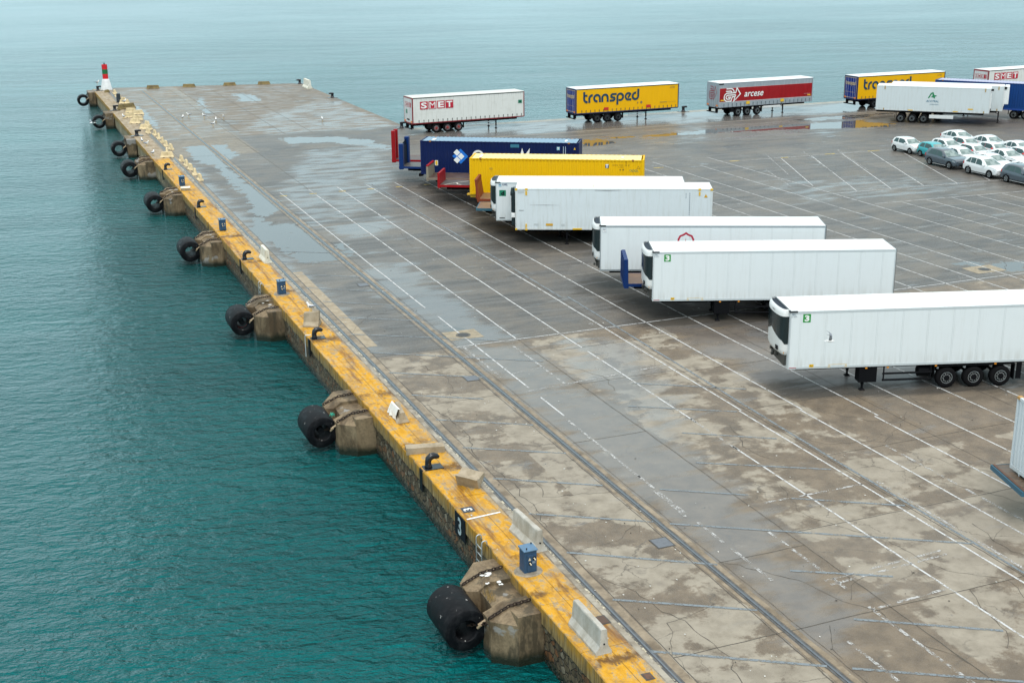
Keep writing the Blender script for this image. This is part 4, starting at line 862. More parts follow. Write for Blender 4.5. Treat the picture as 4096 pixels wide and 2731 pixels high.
def flying(lb, x, y, z, yaw, s, pitch, wingup):
    t = thing('flying_gull', lb, 'gull', (x, y, z), yaw); t.scale = (s, s, s)
    mb = MB(); st = [(-.28, 0, .01), (-.20, .0, .05), (-.05, 0, .085), (.08, .0, .085), (.18, .01, .055), (.24, .02, .05), (.28, .02, .03), (.33, .01, .006)]
    mb.tube([(a, 0, h) for a, h, r in st], [r for a, h, r in st], 10); mb.build('body', M_GW, t, True)
    for k in (-1, 1):
        mb = MB(); rings = []
        for q, (d, ch, sw, up) in enumerate([(0, .20, .0, 0), (.2, .19, .05, .14), (.42, .15, .04, .30), (.62, .08, -.08, .38), (.78, .01, -.24, .40)]):
            yy = k * (.06 + d * wingup[0]); zz = .04 + up * wingup[1]; rings.append([(sw + ch / 2, yy, zz), (sw, yy, zz + .018), (sw - ch / 2, yy, zz), (sw, yy, zz - .006)])
        mb.loft(rings); mb.build('wing', M_GG, t, True)
    mb = MB(); mb.loft([[(-.22, -.03, .0), (-.22, .03, .0), (-.22, 0, .02)], [(-.36, -.07, -.005), (-.36, .07, -.005), (-.36, 0, .006)]]); mb.build('tail', M_GW, t)
flying('white gull flying low over the water beside the pier tyre fenders', 10.3, 147.2, 1.9, 200, 1.1, 0, (1, .6))
flying('grey gull flying with raised wings in front of the nearest white trailer', 32.17, 43.63, 4.0, -35, .62, 0, (.45, 1.3))
# ================================================================== TRAILERS AND CONTAINERS
def streaky_white(name, c, amt=.3, ribs=0):
    b = NB(name); o = b.obj()
    st = b.noise(b.map(o, (2.6, 2.6, .22)), 2.0, 6, .68); bl = b.noise(b.map(o, (.5, .5, .9)), 1.1, 6, .6); sc = b.noise(b.map(o, (.35, 1, 16)), 1.2, 5, .7)
    col = b.mix(b.ss(st, .46, .78, 0, amt), c, (.40, .40, .34)); col = b.mix(b.ss(bl, .42, .72, 0, amt * .5), col, (.52, .56, .57)); col = b.mix(b.ss(sc, .70, .76, 0, amt * 1.2), col, (.16, .15, .14))
    gz = b.xyz(o)[2]; col = b.mix(b.math('MULTIPLY', b.ss(gz, 1.2, 2.1, 1, 0), b.ss(st, .35, .65, .0, .28)), col, (.40, .40, .36))
    return b.set(col, b.ss(bl, .3, .7, .28, .48), 0, .5)
M_W1 = streaky_white('white_panel_paint', (.71, .76, .78), .15); M_W2 = streaky_white('scuffed_white_paint', (.64, .70, .73), .38); M_ROOF = streaky_white('white_roof', (.80, .83, .83), .22)
M_ROOFD = streaky_white('grimy_white_roof', (.62, .62, .58), .55)
M_FRM = flat('pale_trim', (.50, .55, .57), .4); M_ALU = flat('brushed_aluminium', (.42, .47, .50), .35, .6, .2); M_BLK2 = flat('black_chassis', (.006, .0065, .008), .75); M_TYRE = flat('tyre_rubber', (.008, .008, .009), .85, 0, .3)
M_RIM = flat('wheel_rim', (.36, .39, .40), .35, .6, .5); M_RIMD = flat('dark_rim', (.11, .12, .13), .4, .5, .5); M_HUBR = flat('red_hub', (.28, .02, .015), .45); M_AMB = flat('amber_lens', (.75, .28, .02), .3); M_RED = flat('red_lens', (.50, .01, .01), .3)
M_DGL = flat('dark_unit_panel', (.006, .018, .022), .12, 0, .05); M_WPL = flat('white_plastic_shell', (.78, .80, .80), .3, 0, .1)
M_YEL = flat('yellow_fitting', (.74, .45, .02), .45); M_TANKW = flat('white_side_guard', (.70, .72, .72), .4)
def NR(yl=-.006): return lambda u, v: (u, yl, v)          # onto the near side
def LEFT(W, x=-.008): return lambda u, v: (x, W - u, v)     # onto the left end (reads from outside)
def wheel(t, x, y, r=.5, w_=.34, rim=None, side=-1, hub=None):
    mb = MB(); mb.lathe([(r * .56, -w_ / 2), (r * .72, -w_ / 2 - .012), (r * .92, -w_ / 2), (r, -w_ / 2 + .05), (r, w_ / 2 - .05), (r * .92, w_ / 2), (r * .56, w_ / 2)], 28, axis='y')
    o = mb.build('wheel', M_TYRE, t, True, 45); o.location = (x, y, r)
    mb = MB(); s = side
    y0 = s * w_ / 2
    mb.lathe([(r * .57, y0 + s * .004), (r * .53, y0 + s * .008), (r * .50, y0 - s * .05)], 28, axis='y', mi=0)
    mb.lathe([(r * .50, y0 - s * .055), (r * .40, y0 - s * .055), (r * .26, y0 - s * .02), (r * .25, y0 + s * .05), (.001, y0 + s * .06)], 24, axis='y', mi=1)
    for k in range(10):
        a = k * math.pi / 5; cx, cz = math.cos(a) * r * .335, math.sin(a) * r * .335
        mb.lathe([(.001, y0 + s * .012), (.032, y0 + s * .012), (.036, y0 - s * .03)], 8, axis='y', mi=0, M=Matrix.Translation((cx, 0, cz)))
        a += math.pi / 10; cx, cz = math.cos(a) * r * .40, math.sin(a) * r * .40
    mb.build('rim', [rim or M_RIM, hub or M_BLK2], o, True, 40)
    return o
def chassis(t, L, W, zb, wx, legx, leg=True, front_left=True, rim=None, hub=None, c=None, tank=True, legh=.0):
    """ladder frame, axles, wheels, landing legs. x of wheels in wx"""
    cm = c or M_BLK2
    mb = MB(); x0, x1 = (.6, L - .05) if front_left else (.05, L - .6)
    for yy in (W / 2 - .62, W / 2 + .50): mb.box(x0, x1, yy, yy + .12, zb - .28, zb - .004)
    n = 9
    for k in range(n): xx = x0 + (x1 - x0) * k / (n - 1); mb.box(xx - .04, xx + .04, W / 2 - .5, W / 2 + .5, zb - .2, zb - .06)
    for k in wx: mb.cyl((k, .2, .5), (k, W - .2, .5), .07, 8); mb.box(k - .1, k + .35, W / 2 - .7, W / 2 - .5, .45, zb - .2); mb.box(k - .1, k + .35, W / 2 + .5, W / 2 + .7, .45, zb - .2)
    mb.build('chassis_frame', cm, t)
    for k in wx:
        wheel(t, k, .22, rim=rim, hub=hub); wheel(t, k, W - .22, side=1, rim=rim, hub=hub)
    a, b2 = min(wx) - .62, max(wx) + .62
    for yy in (.04, W - .40):
        mb = MB()
        mb.box(a, b2, yy, yy + .36, zb - .14, zb - .08)
        for q in (a - .03, b2): mb.box(q, q + .03, yy, yy + .36, .32 if q > a else .5, zb - .1)
        mb.build('mudguard', M_BLK2, t)
    if leg:
        for yy in (.18, W - .30):
            mb = MB(); mb.box(legx - .06, legx + .06, yy, yy + .12, .28, zb - .1); mb.box(legx - .04, legx + .04, yy + .02, yy + .10, .04, .3); mb.loft([[(legx - .14, yy - .07, 0), (legx + .14, yy - .07, 0), (legx + .14, yy + .19, 0), (legx - .14, yy + .19, 0)], [(legx - .07, yy, .08), (legx + .07, yy, .08), (legx + .07, yy + .12, .08), (legx - .07, yy + .12, .08)]]); mb.cyl((legx, yy + .06, zb - .4), (legx + (.5 if front_left else -.5), yy + .06, zb - .1), .03, 6); mb.build('landing_leg', M_BLK2, t)
def reefer(name, lb, x, y, yaw, zb, L, W, H, wx, legx, style, roof_seams=True, trim=None, grime=None, grp='white refrigerated trailers parked side by side'):
    t = thing(name, lb, 'refrigerated trailer', (x, y, 0), yaw, grp); zt = zb + H
    mb = MB(); mb.bbox(0, L, 0, W, zb, zt - .02, .012); mb.build('body', grime or M_W1, t)
    mb = MB(); mb.bbox(.01, L - .01, .03, W - .03, zt - .02, zt + .012, .01)
    mb.build('roof', M_ROOF, t)
    if roof_seams:
        mb = MB()
        for k in range(11):
            xx = .42 + k * 1.22
            if xx < L - .2: mb.box(xx - .012, xx + .012, .06, W - .06, zt + .0125, zt + .016)
        mb.build('roof_seams', M_FRM, t)
    # panel joints and rails
    mb = MB()
    for k in range(11):
        xx = .50 + k * 1.22
        if xx < L - .2: mb.box(xx - .035, xx - .028, -.004, .001, zb + .12, zt - .10); mb.box(xx + .028, xx + .033, -.004, .001, zb + .12, zt - .10)
    mb.build('panel_joints', flat('joint_grey', (.47, .51, .52), .45), t)
    mb = MB(); mb.box(-.004, L + .004, -.012, .002, zt - .11, zt - .005); mb.box(-.004, L + .004, -.014, .002, zb, zb + .10); mb.box(-.008, .05, -.013, .002, zb + .1, zt - .11); mb.box(L - .05, L + .006, -.013, .002, zb + .10, zt - .11); mb.build('side_rails', trim or M_FRM, t)
    mb = MB(); mb.box(L, L + .05, .0, W, zb - .05, zt + .01); mb.build('rear_doors', flat('rear_frame_grey', (.14, .15, .15), .4), t)
    for yy in (.15, W - .15):
        for k in range(4): pass
    # bulkhead top protectors
    mb = MB(); mb.bbox(-.06, .34, -.03, .06, zt - .06, zt + .02, .01); mb.box(-.05, .03, .06, W - .02, zt - .01, zt + .03); mb.build('corner_guard', flat('dark_guard', (.02, .024, .028), .35), t)
    # cooling unit: curved shell with a dark front panel
    y0, y1 = .16, W - .16; zl, zu = zb + .62, zt + .06; mid = (y0 + y1) / 2
    prof = [(0, y0), (-.16, y0 + .005), (-.28, y0 + .06), (-.36, y0 + .20), (-.42, y0 + .5), (-.45, mid - .35), (-.46, mid)]
    full = prof + [(px, y0 + y1 - py) for px, py in prof[-2::-1]]
    def ring(z, s=1., sh=0.): return [(px * s, mid + (py - mid) * (1 - sh), z) for px, py in full]
    mb = MB(); mb.loft([ring(zl, .55, .10), ring(zl + .10, .86, .03), ring(zl + .28, 1.0), ring(zu - .22, 1.03), ring(zu - .06, .95, .015), ring(zu, .80, .03)], False, False)
    mb.add(ring(zl, .55, .10), [tuple(range(len(full)))])
    shell = mb.build('cooling_unit', M_WPL, t, True, 50)
    n = len(full); mb = MB(); rows = []
    for q in range(7):
        row = []
        for i, (px, py) in enumerate(full):
            f = abs(py - mid) / ((y1 - y0) / 2); zlow = zl + .72 + (1 - f) * .42 - (.16 if f > .97 else 0); zh = zu - .34
            row.append((px * 1.04 - .008, mid + (py - mid) * 1.012, zlow + (zh - zlow) * q / 6))
        rows.append(row)
    mb.loft(rows, False, False); mb.build('grille_panel', M_DGL, shell, True, 60)
    mb = MB(); mb.poly([(px * .72, mid + (py - mid) * .93, zu - .05) for px, py in full]); mb.build('fan_recess', flat('unit_recess', (.012, .016, .028), .4), shell)
    mb = MB(); mb.box(-.44, -.40, y0 + .25, y0 + .55, zl + .22, zl + .42); mb.build('control_box', M_HOLE, shell)
    mb = MB(); mb.box(-.20, -.17, y0 - .005, y0 + .004, zl + .12, zl + .18); mb.build('amber_marker', M_AMB, shell)
    mb = MB()
    for q in range(12): px, pz, py = random.uniform(-.35, -.08), random.uniform(zb + .15, zl - .02), random.uniform(.5, W - .5); mb.box(px - .06, px + .06, py - .08, py + .08, pz - .06, pz + .06)
    mb.box(-.12, -.004, .3, W - .3, zb + .1, zl); mb.build('pipework', flat('pipework_dark', (.05, .05, .045), .5), shell)
    chassis(t, L, W, zb, wx, legx)
    mb = MB(); mb.bbox(legx - .25, legx + .62, .05, .6, .42, zb - .06, .02); mb.build('pallet_box', M_BLK2, t)
    mb = MB(); mb.cyl((legx + .9, .08, .82), (min(wx) - .75, .08, .82), .05, 6); mb.cyl((legx + .9, .08, .50), (min(wx) - .75, .08, .50), .05, 6)
    for q in (legx + .95, min(wx) - .8): mb.box(q - .03, q + .03, .06, .10, .46, zb)
    mb.build('side_guard', M_BLK2, t)
    mb = MB(); mb.prism([(legx + .18, .30), (min(wx) - 1.35, zb - .02), (min(wx) - .7, zb - .02), (min(wx) - .7, .62), (min(wx) - 1.1, .72)], .1, .5, 'xz') if 0 else mb.cyl((min(wx) - 1.35, .35, .80), (min(wx) - .7, .35, .80), .24, 14)
    mb.build('air_tank', M_BLK2, t)
    mb = MB(); mb.bbox(max(wx) + .75, max(wx) + 1.0, .06, .12, .34, zb - .06, .01); mb.build('mudflap', M_BLK2, t)
    for k, q in enumerate((legx + .06, legx + 1.1, min(wx) - .6, max(wx) - .35)):
        mb = MB(); mb.box(q - .05, q + .05, -.012, .0, zb - .10, zb - .04); mb.build('side_marker', M_AMB, t)
    for yy in (.15, W - .5):
        mb = MB(); mb.box(L + .05, L + .09, yy, yy + .35, zb - .30, zb - .12); mb.build('tail_light', M_RED, t)
    return t
M_FRC = flat('blue_grey_print', (.16, .22, .27), .5); M_GREEN = flat('green_sticker', (.010, .26, .035), .45, 0, .02); M_TEALG = flat('teal_sticker', (.005, .19, .105), .45, 0, .02); M_INK = flat('black_print', (.01, .012, .016), .5, 0, .02); M_WPR = flat('white_print', (.80, .82, .81), .45, 0, .05)
def sticker_set(t, zb, kind):
    if kind == '3':
        mb = MB(); rect(mb, .60, .965, 3.48, 3.88, NR()); s = mb.build('number_sticker', M_GREEN, t)
        mb = MB(); put_text(mb, '3', .675, .90, 3.53, 3.83, NR(-.010), .045); mb.build('lettering', M_WPR, s)
        mb = MB(); put_text(mb, 'FRC', .07, .28, 3.82, 3.93, NR(-.018), .005); put_text(mb, '07-2019', .04, .31, 3.74, 3.79, NR(-.018), 0); mb.build('lettering', M_FRC, t)
        mb = MB(); rect(mb, 1.02, 1.23, 1.29, 1.43, NR(-.016)); s = mb.build('warning_sticker', M_YEL, t)
        mb = MB(); mb.ribbon([(1.09, 1.40), (1.09, 1.33), (1.16, 1.33), (1.18, 1.36)], .018, NR(-.020)); mb.build('lettering', M_INK, s)
        mb = MB(); mb.ribbon([(1.93, 1.39), (2.84, 1.40)], .012, NR(-.009))
        for c in (1.98, 2.78): mb.ribbon([(c - .06, 1.27), (c + .06, 1.27), (c, 1.37)], .014, NR(-.016), closed=True)
        mb.build('axle_lift_mark', M_YEL, t)
        mb = MB(); put_text(mb, 'THERMO', -.0, .12, 0, .05, lambda u, v: (-.485, 1.35 - u * 4, zb + 2.62 + v * 1.6)); mb.build('lettering', M_INK, t)
        mb = MB(); rect(mb, .06, .40, 1.275, 1.305, NR(-.018)); mb.build('maker_strip', flat('red_print', (.45, .02, .03), .5, 0, .02), t)
t3 = reefer('refrigerated_trailer', 'nearest white refrigerated trailer, green 3 sticker, three wheels in view at right', 33.16, 48.06, -17.27, 1.22, 13.4, 2.6, 2.8, (7.75, 9.08, 10.4), 3.72, 0); sticker_set(t3, 1.22, '3')
t2 = reefer('refrigerated_trailer', 'white refrigerated trailer with green 3 sticker, standing second nearest', 32.96, 61.08, -21.28, 1.23, 13.4, 2.6, 2.8, (7.75, 9.08, 10.4), 3.72, 0); sticker_set(t2, 1.23, '3')
t1 = reefer('refrigerated_trailer', 'white refrigerated trailer with the top of a red shield logo showing', 33.23, 68.34, -24.43, 1.26, 13.43, 2.6, 2.8, (7.9, 9.2, 10.5), 4.6, 0, roof_seams=False, trim=M_ALU)
M_REDL = flat('crimson_print', (.42, .012, .045), .45, 0, .02)
mb = MB(); mb.ribbon([(4.66, 2.75), (4.70, 3.22), (4.80, 3.42), (5.0, 3.50), (5.14, 3.60), (5.28, 3.50), (5.48, 3.42), (5.58, 3.22), (5.62, 2.75), (5.14, 2.3)], .11, NR(), closed=True); mb.ribbon([(5.05, 2.6), (5.14, 3.30)], [.10, .01], NR()); mb.build('shield_logo', M_REDL, t1)
mb = MB(); rect(mb, .14, .37, 3.64, 3.89, NR(-.018)); s = mb.build('rating_sticker', flat('sticker_border', (.35, .42, .55), .5), t1)
mb = MB(); rect(mb, .15, .36, 3.65, 3.88, NR(-.021)); mb.build('sticker_face', M_WPR, s)
mb = MB(); put_text(mb, 'FRC', .17, .34, 3.77, 3.86, NR(-.024), .01); put_text(mb, '11-2021', .18, .33, 3.68, 3.72, NR(-.024)); mb.build('lettering', flat('navy_print', (.02, .05, .16), .5), s)
td = reefer('refrigerated_trailer', 'white refrigerated trailer numbered 1392 with green d sticker, mostly hidden', 32.94, 84.86, -25.7, 1.2, 13.4, 2.6, 2.78, (7.9, 9.2, 10.5), 4.6, 0, roof_seams=False, trim=M_FRM)
mb = MB(); rect(mb, .24, .72, 2.98, 3.41, NR()); s = mb.build('letter_sticker', M_TEALG, td)
mb = MB(); put_text(mb, 'd', .37, .60, 3.04, 3.33, NR(-.010), .05); mb.build('lettering', M_INK, s)
mb = MB(); put_text(mb, '1392', .47, .83, 3.74, 3.88, NR(-.018), .02); mb.build('lettering', flat('navy_print', (.02, .05, .16), .5), td)
mb = MB(); rect(mb, .20, .40, 3.66, 3.87, NR(-.018)); s = mb.build('rating_sticker', flat('pale_blue_sticker', (.35, .52, .62), .5), td)
mb = MB(); put_text(mb, 'FRC', .22, .38, 3.76, 3.85, NR(-.022), .01); mb.build('lettering', flat('navy_print', (.02, .05, .16), .5), s)
mb = MB(); rect(mb, .24, .62, 1.36, 1.42, NR(-.018)); mb.build('maker_strip', M_INK, td)

# ---- curtain-side trailers: left end is the rear
def curtain(name, lb, x, y, yaw, zb, L, W, H, wx, legx, side, frame, roofm, strapm, doorm, straps=24, rim=None, hub=None, guard=None, top=None):
    t = thing(name, lb, 'curtain trailer', (x, y, 0), yaw, 'curtain-sided trailers on the far quay'); zt = zb + H
    # hanging curtain with a slight billow between posts
    mb = MB(); rows = []; nx = 96
    for k in range(9):
        z = zb + .02 + (H - .14) * k / 8; rows.append([(.08 + (L - .12) * i / nx, -.012 - .012 * math.sin(i * 1.3) * math.sin(math.pi * k / 8) - .010 * math.sin(i * .31 + 1) * math.sin(math.pi * k / 8), z) for i in range(nx + 1)])
    mb.loft(rows, False, False); cs = mb.build('side_curtain', side, t, True)
    mb = MB(); mb.box(.02, L - .02, .02, W - .002, zb, zt - .04); mb.build('body', roofm, t)
    mb = MB(); mb.loft([[(0, 0, zt - .03), (L, 0, zt - .03), (L, W, zt - .03), (0, W, zt - .03)], [(.0, .06, zt + .02), (L, .06, zt + .02), (L, W - .06, zt + .02), (.0, W - .06, zt + .02)]]); mb.build('roof', roofm, t)
    mb = MB(); mb.box(-.01, L + .01, -.03, .02, zt - .13, zt - .03); mb.build('top_rail', top or flat('dark_rail', (.02, .035, .038), .4), t)
    mb = MB(); mb.box(-.03, .09, -.035, .06, zb - .06, zt - .03); mb.box(-.03, .04, W - .08, W + .002, zb - .06, zt - .03); mb.box(-.03, .03, .06, W - .08, zt - .16, zt - .03); mb.box(-.03, .03, .06, W - .08, zb - .12, zb + .02); mb.box(L - .07, L + .03, -.035, .06, zb - .06, zt - .03); mb.build('corner_posts', frame, t)
    mb = MB(); mb.box(-.02, .02, .06, W - .08, zb + .02, zt - .16); d = mb.build('rear_doors', doorm, t)
    mb = MB(); mb.box(-.026, -.019, W / 2 - .012, W / 2 + .012, zb + .03, zt - .17)
    for q in (.45, .8, W - .8, W - .45): mb.cyl((-.035, q, zb + .05), (-.035, q, zt - .2), .014, 6)
    mb.build('lock_bars', M_FRM, d)
    mb = MB(); mb.box(.1, L - .05, -.028, .0, zb - .10, zb + .015); mb.build('side_rail', guard or frame, t)
    mb = MB()
    for k in range(straps):
        xx = .75 + (L - 1.1) * k / (straps - 1); mb.box(xx - .022, xx + .022, -.05, -.036, zb - .06, zb + .33); mb.box(xx - .035, xx + .035, -.06, -.036, zb + .18, zb + .30)
    mb.build('straps', strapm, t)
    mb = MB(); mb.box(-.06, -.01, .1, W - .1, .50, .62); mb.box(-.05, .3, .5, .6, .55, zb); mb.box(-.05, .3, W - .6, W - .5, .55, zb); mb.build('rear_bumper', M_BLK2, t)
    for q in (.12, W - .52):
        mb = MB(); mb.box(-.045, -.03, q, q + .40, zb + .05, zb + .22); mb.build('reflector_plate', flat('orange_reflector', (.80, .22, .03), .35), t)
    chassis(t, L, W, zb - .1, wx, legx, front_left=False, rim=rim, hub=hub)
    mb = MB(); mb.bbox(min(wx) - 1.0, min(wx) - .55, .08, .55, .50, zb - .12, .03); mb.build('mudguard_rear', M_BLK2, t)
    return t, cs
def pleats(name, c, dc):
    b = NB(name); o = b.obj(); st = b.noise(b.map(o, (5, 1, .16)), 1.6, 6, .7); bl = b.noise(o, 1.2, 5); g = b.xyz(o)
    col = b.mix(b.ss(st, .50, .74, 0, .6), c, dc); top = b.ss(g[2], 3.3, 3.9); line = b.math('PINGPONG', g[0], .275); ln = b.ss(line, .0, .02, 1, 0)
    col = b.mix(b.math('MULTIPLY', b.math('MULTIPLY', ln, top), .65), col, (.12, .11, .10)); col = b.mix(b.ss(bl, .5, .75, 0, .25), col, dc)
    return b.set(col, .42, 0, .45)
M_SMC = pleats('grubby_white_curtain', (.68, .69, .66), (.42, .41, .36)); M_TPC = paint('yellow_curtain', (.80, .42, .002), .4, .12, (.55, .30, .02)); M_TPF = flat('navy_frame', (.003, .014, .075), .5); M_DRED = flat('dark_red_frame', (.20, .008, .012), .35); M_DOORW = streaky_white('white_door', (.66, .68, .68), .25)
def smet_logo(t, u0, w_, v0, h, fn, bg, fg, outline=False):
    bw = w_ * .232; gap = (w_ - 4 * bw) / 3
    mb = MB(); mw = MB()
    for k, ch in enumerate('SMET'):
        a = u0 + k * (bw + gap); v = v0
        rect(mb, a, a + bw, v, v + h, fn(0))
        if ch == 'M': rect(mw, a + bw * .06, a + bw * .94, v + h * .05, v + h * .08, fn(1))
        put_text(mw, ch, a + bw * .12, a + bw * .88, v + h * .12, v + h * .88, fn(1), .0 if ch == 'M' else .03)
    s = mb.build('logo_squares', bg, t); mw.build('lettering', fg, s)
M_SR = flat('red_print_panel', (.46, .012, .035), .45, 0, .05)
ts, cs = curtain('curtain_trailer', 'grubby white curtain trailer with red SMET squares, leftmost on the far quay', 43.25, 136.56, 3.12, 1.2, 13.65, 2.55, 2.8, (2.82, 4.17, 5.53), 10.2, M_SMC, M_DRED, M_ROOFD, flat('black_strap', (.02, .03, .03), .5), M_DOORW, 23, hub=M_HUBR)
smet_logo(ts, .90, 3.98, 2.66, .86, lambda k: NR(-.045 - .008 * k), M_SR, M_WPR)
mb = MB(); rect(mb, 12.90, 13.36, 2.68, 3.05, NR(-.045)); s = mb.build('letter_sticker', M_TEALG, ts); mb = MB(); put_text(mb, 'a', 13.04, 13.22, 2.77, 2.95, NR(-.052), .05); mb.build('lettering', M_INK, s)
def smet_rear(t):
    mb = MB(); mw = MB()
    for k, ch in enumerate('SMET'):
        a = .30 + k * .50; rect(mb, a, a + .46, 2.90, 3.42, LEFT(2.55, -.030)); rect(mw, a + .04, a + .42, 2.94, 3.38, LEFT(2.55, -.034)) if ch != 'T' else None
    s = mb.build('logo_squares', M_SR, t); mw.build('logo_face', M_WPR, s)
    mb = MB()
    for k, ch in enumerate('SMET'): a = .30 + k * .50; put_text(mb, ch, a + .09, a + .37, 2.98, 3.34, LEFT(2.55, -.038), .02)
    mb.build('lettering', M_SR if 0 else flat('red_letters', (.35, .02, .03), .5), s)
smet_rear(ts)
mb = MB(); rect(mb, .62, 1.05, 2.15, 2.62, LEFT(2.55, -.036)); mb.build('letter_sticker', M_TEALG, ts)
mb = MB(); rect(mb, .9, 1.7, 1.45, 1.60, LEFT(2.55, -.036)); mb.build('number_plate', M_BLK2, ts)
for zz in (.55, .80):
    mb = MB(); mb.bbox(6.35, 9.9, .02, .06, zz - .06, zz + .06, .01); mb.build('side_guard', M_ALU, ts)
# geometric lower-case word
def word_transped(mb, fn, S=1.0):
    wd = .27; x = 0
    def rb(p, w_=wd): mb.ribbon([(x + a * S, b2 * S) for a, b2 in p], w_ * S, fn)
    rb([(.135, 1.36), (.135, .50)] + arc(.52, .50, .385, 180, 270, 8) + [(.60, .115)]); rb([(.10, .90), (.58, .90)], .24); x += .70 * S
    rb([(.135, 0), (.135, .50)] + arc(.54, .50, .405, 180, 100, 7) + [(.60, .90)]); x += .66 * S
    rb([(.60, .13), (.52, .13)] + arc(.52, .52, .39, 270, 0, 20) + [(.91, .0)]); x += 1.12 * S
    rb([(.135, 0), (.135, .52)] + arc(.50, .52, .37, 180, 0, 12) + [(.87, 0)]); x += 1.10 * S
    rb([(.98, .90), (.44, .90)] + arc(.44, .70, .20, 90, 225, 6) + [(.60, .46)] + arc(.52, .33, .20, 45, -90, 6) + [(.04, .13)], .25); x += .98 * S
    rb([(.30, .13), (.52, .13)] + arc(.52, .52, .39, 270, 540, 20) + [(.13, -.42)]); x += 1.12 * S
    rb([(.95, .13), (.52, .13)] + arc(.52, .52, .39, 270, 45, 16) + [(.50, .35)], .25); x += 1.0 * S
    rb([(.60, .90), (.52, .90)] + arc(.52, .52, .39, 90, 360, 18) + [(.91, 1.38)]); x += 1.06 * S
    return x
def on(fn, u0, v0, su=1., sv=1.): return lambda u, v: fn(u0 + u * su, v0 + v * sv)
M_TPN = flat('navy_print_paint', (.008, .045, .085), .45, 0, .03); M_BEI = flat('beige_print', (.62, .46, .25), .5, 0, .05); M_TPD = paint('blue_door', (.003, .018, .20), .35, .15, (.01, .03, .12))
def transped(lb, x, y, yaw, full=True):
    t, c = curtain('curtain_trailer', lb, x, y, yaw, 1.2, 13.65, 2.55, 2.8, (2.82, 4.15, 5.6), 9.4, M_TPC, M_TPF, M_ROOF, flat('navy_strap', (.02, .03, .05), .5), M_TPD, 23, rim=M_RIMD)
    mb = MB(); word_transped(mb, on(NR(-.05), .92, 2.34, .955, .94)); mb.build('lettering', M_TPN, t)
    mb = MB(); word_transped(mb, on(LEFT(2.55, -.045), .35, 2.88, .243, .34)); put_text(mb, 'www.transped.at', .35, 2.15, 1.94, 2.06, LEFT(2.55, -.045)); mb.build('lettering', M_BEI, t)
    mb = MB(); mb.ribbon([(.14, 1.34), (2.40, 1.34), (2.40, 3.78), (.14, 3.78)], .05, LEFT(2.55, -.032), closed=True); mb.build('door_stripe', M_BEI, t)
    mb = MB(); put_text(mb, 'C720', 12.42, 13.08, 3.50, 3.70, NR(-.05), 0); mb.build('lettering', flat('grey_print', (.22, .17, .08), .5), t)
    mb = MB(); rect(mb, 11.1, 12.1, 1.86, 1.96, NR(-.05)); put_text(mb, 'TOLLA AUSTRIA', 12.2, 13.3, 1.86, 1.96, NR(-.05)); mb.build('small_print', flat('faint_print', (.42, .25, .03), .5), t)
    mb = MB(); mb.poly([NR(-.05)(*p) for p in ((8.42, 2.05), (8.60, 1.86), (8.78, 2.05), (8.60, 2.24))]); mb.poly([NR(-.05)(*p) for p in ((8.02, 2.02), (8.16, 2.2), (8.14, 2.06), (8.2, 2.04), (8.06, 1.84), (8.10, 2.0))]); mb.build('hazard_mark', flat('grey_print', (.22, .17, .08), .5), t)
    for q in (3.62, 9.25):
        mb = MB(); rect(mb, q, q + .62, 1.40, 1.72, NR(-.065)); mb.build('red_panel', flat('red_board', (.52, .02, .015), .5), t)
    for zz in (.62, .82):
        mb = MB(); mb.bbox(6.9, 8.9, .02, .06, zz - .05, zz + .05, .01); mb.build('side_guard', M_ALU, t)
    return t
transped('yellow curtain trailer with the whole word transped readable', 62.98, 136.37, 1.61)
transped('yellow curtain trailer partly hidden behind the white reefer with the green logo', 100.1, 133.7, 1.5)
# red and silver trailer
def mat_arc():
    b = NB('red_silver_curtain'); o = b.obj(); g = b.xyz(o); n = b.noise(b.map(o, (2, 1, .4)), 2, 5)
    red = b.mix(b.ss(n, .4, .7), (.27, .001, .004), (.33, .002, .006)); grey = b.mix(b.ss(n, .4, .7), (.27, .31, .345), (.34, .38, .41))
    f = b.math('MULTIPLY', b.ss(g[2], 1.80, 1.805), b.ss(g[2], 3.395, 3.40, 1, 0)); ln = b.math('MULTIPLY', b.ss(g[2], 1.77, 1.775), b.ss(g[2], 3.42, 3.425, 1, 0))
    c = b.mix(ln, grey, (.62, .50, .50)); return b.set(b.mix(f, c, red), .42, 0, .45)
M_SLV = flat('silver_frame', (.34, .38, .42), .35, .3)
ta, cs = curtain('curtain_trailer', 'silver and dark red curtain trailer with white arrow logo and arcese lettering', 80.69, 134.22, 2.86, 1.25, 13.65, 2.55, 2.8, (2.86, 4.21, 5.67), 9.5, mat_arc(), M_SLV, M_ROOF, flat('grey_strap', (.05, .07, .09), .5), flat('silver_door', (.33, .38, .43), .35, .2), 22, rim=M_RIM, top=M_SLV)
def arc_logo(mb, fn, wd=.13):
    rb = lambda p: mb.ribbon(p, wd, fn)
    rb([(.62, 1.60), (1.25, 1.60)] + arc(1.25, 1.14, .46, 90, 0, 8) + [(1.71, 1.10)])
    rb([(.55, 1.30), (1.20, 1.30)] + arc(1.20, 1.10, .20, 90, 0, 5) + [(1.40, 1.08)])
    rb([(1.95, 1.08), (.80, 1.08)] + arc(.80, .60, .48, 90, 270, 14) + [(1.30, .12), (1.48, .62)] + [(1.80, .62)])
    rb([(1.95, .84), (.82, .84)] + arc(.82, .60, .22, 90, 270, 8) + [(1.12, .38), (1.22, .60), (.86, .60)])
    rb([(1.95, .84), (1.66, .06), (2.62, .92), (2.10, 1.66), (1.95, 1.08)])
mb = MB(); arc_logo(mb, on(NR(-.05), .40, 1.72)); mb.build('arrow_logo', M_WPR, ta)
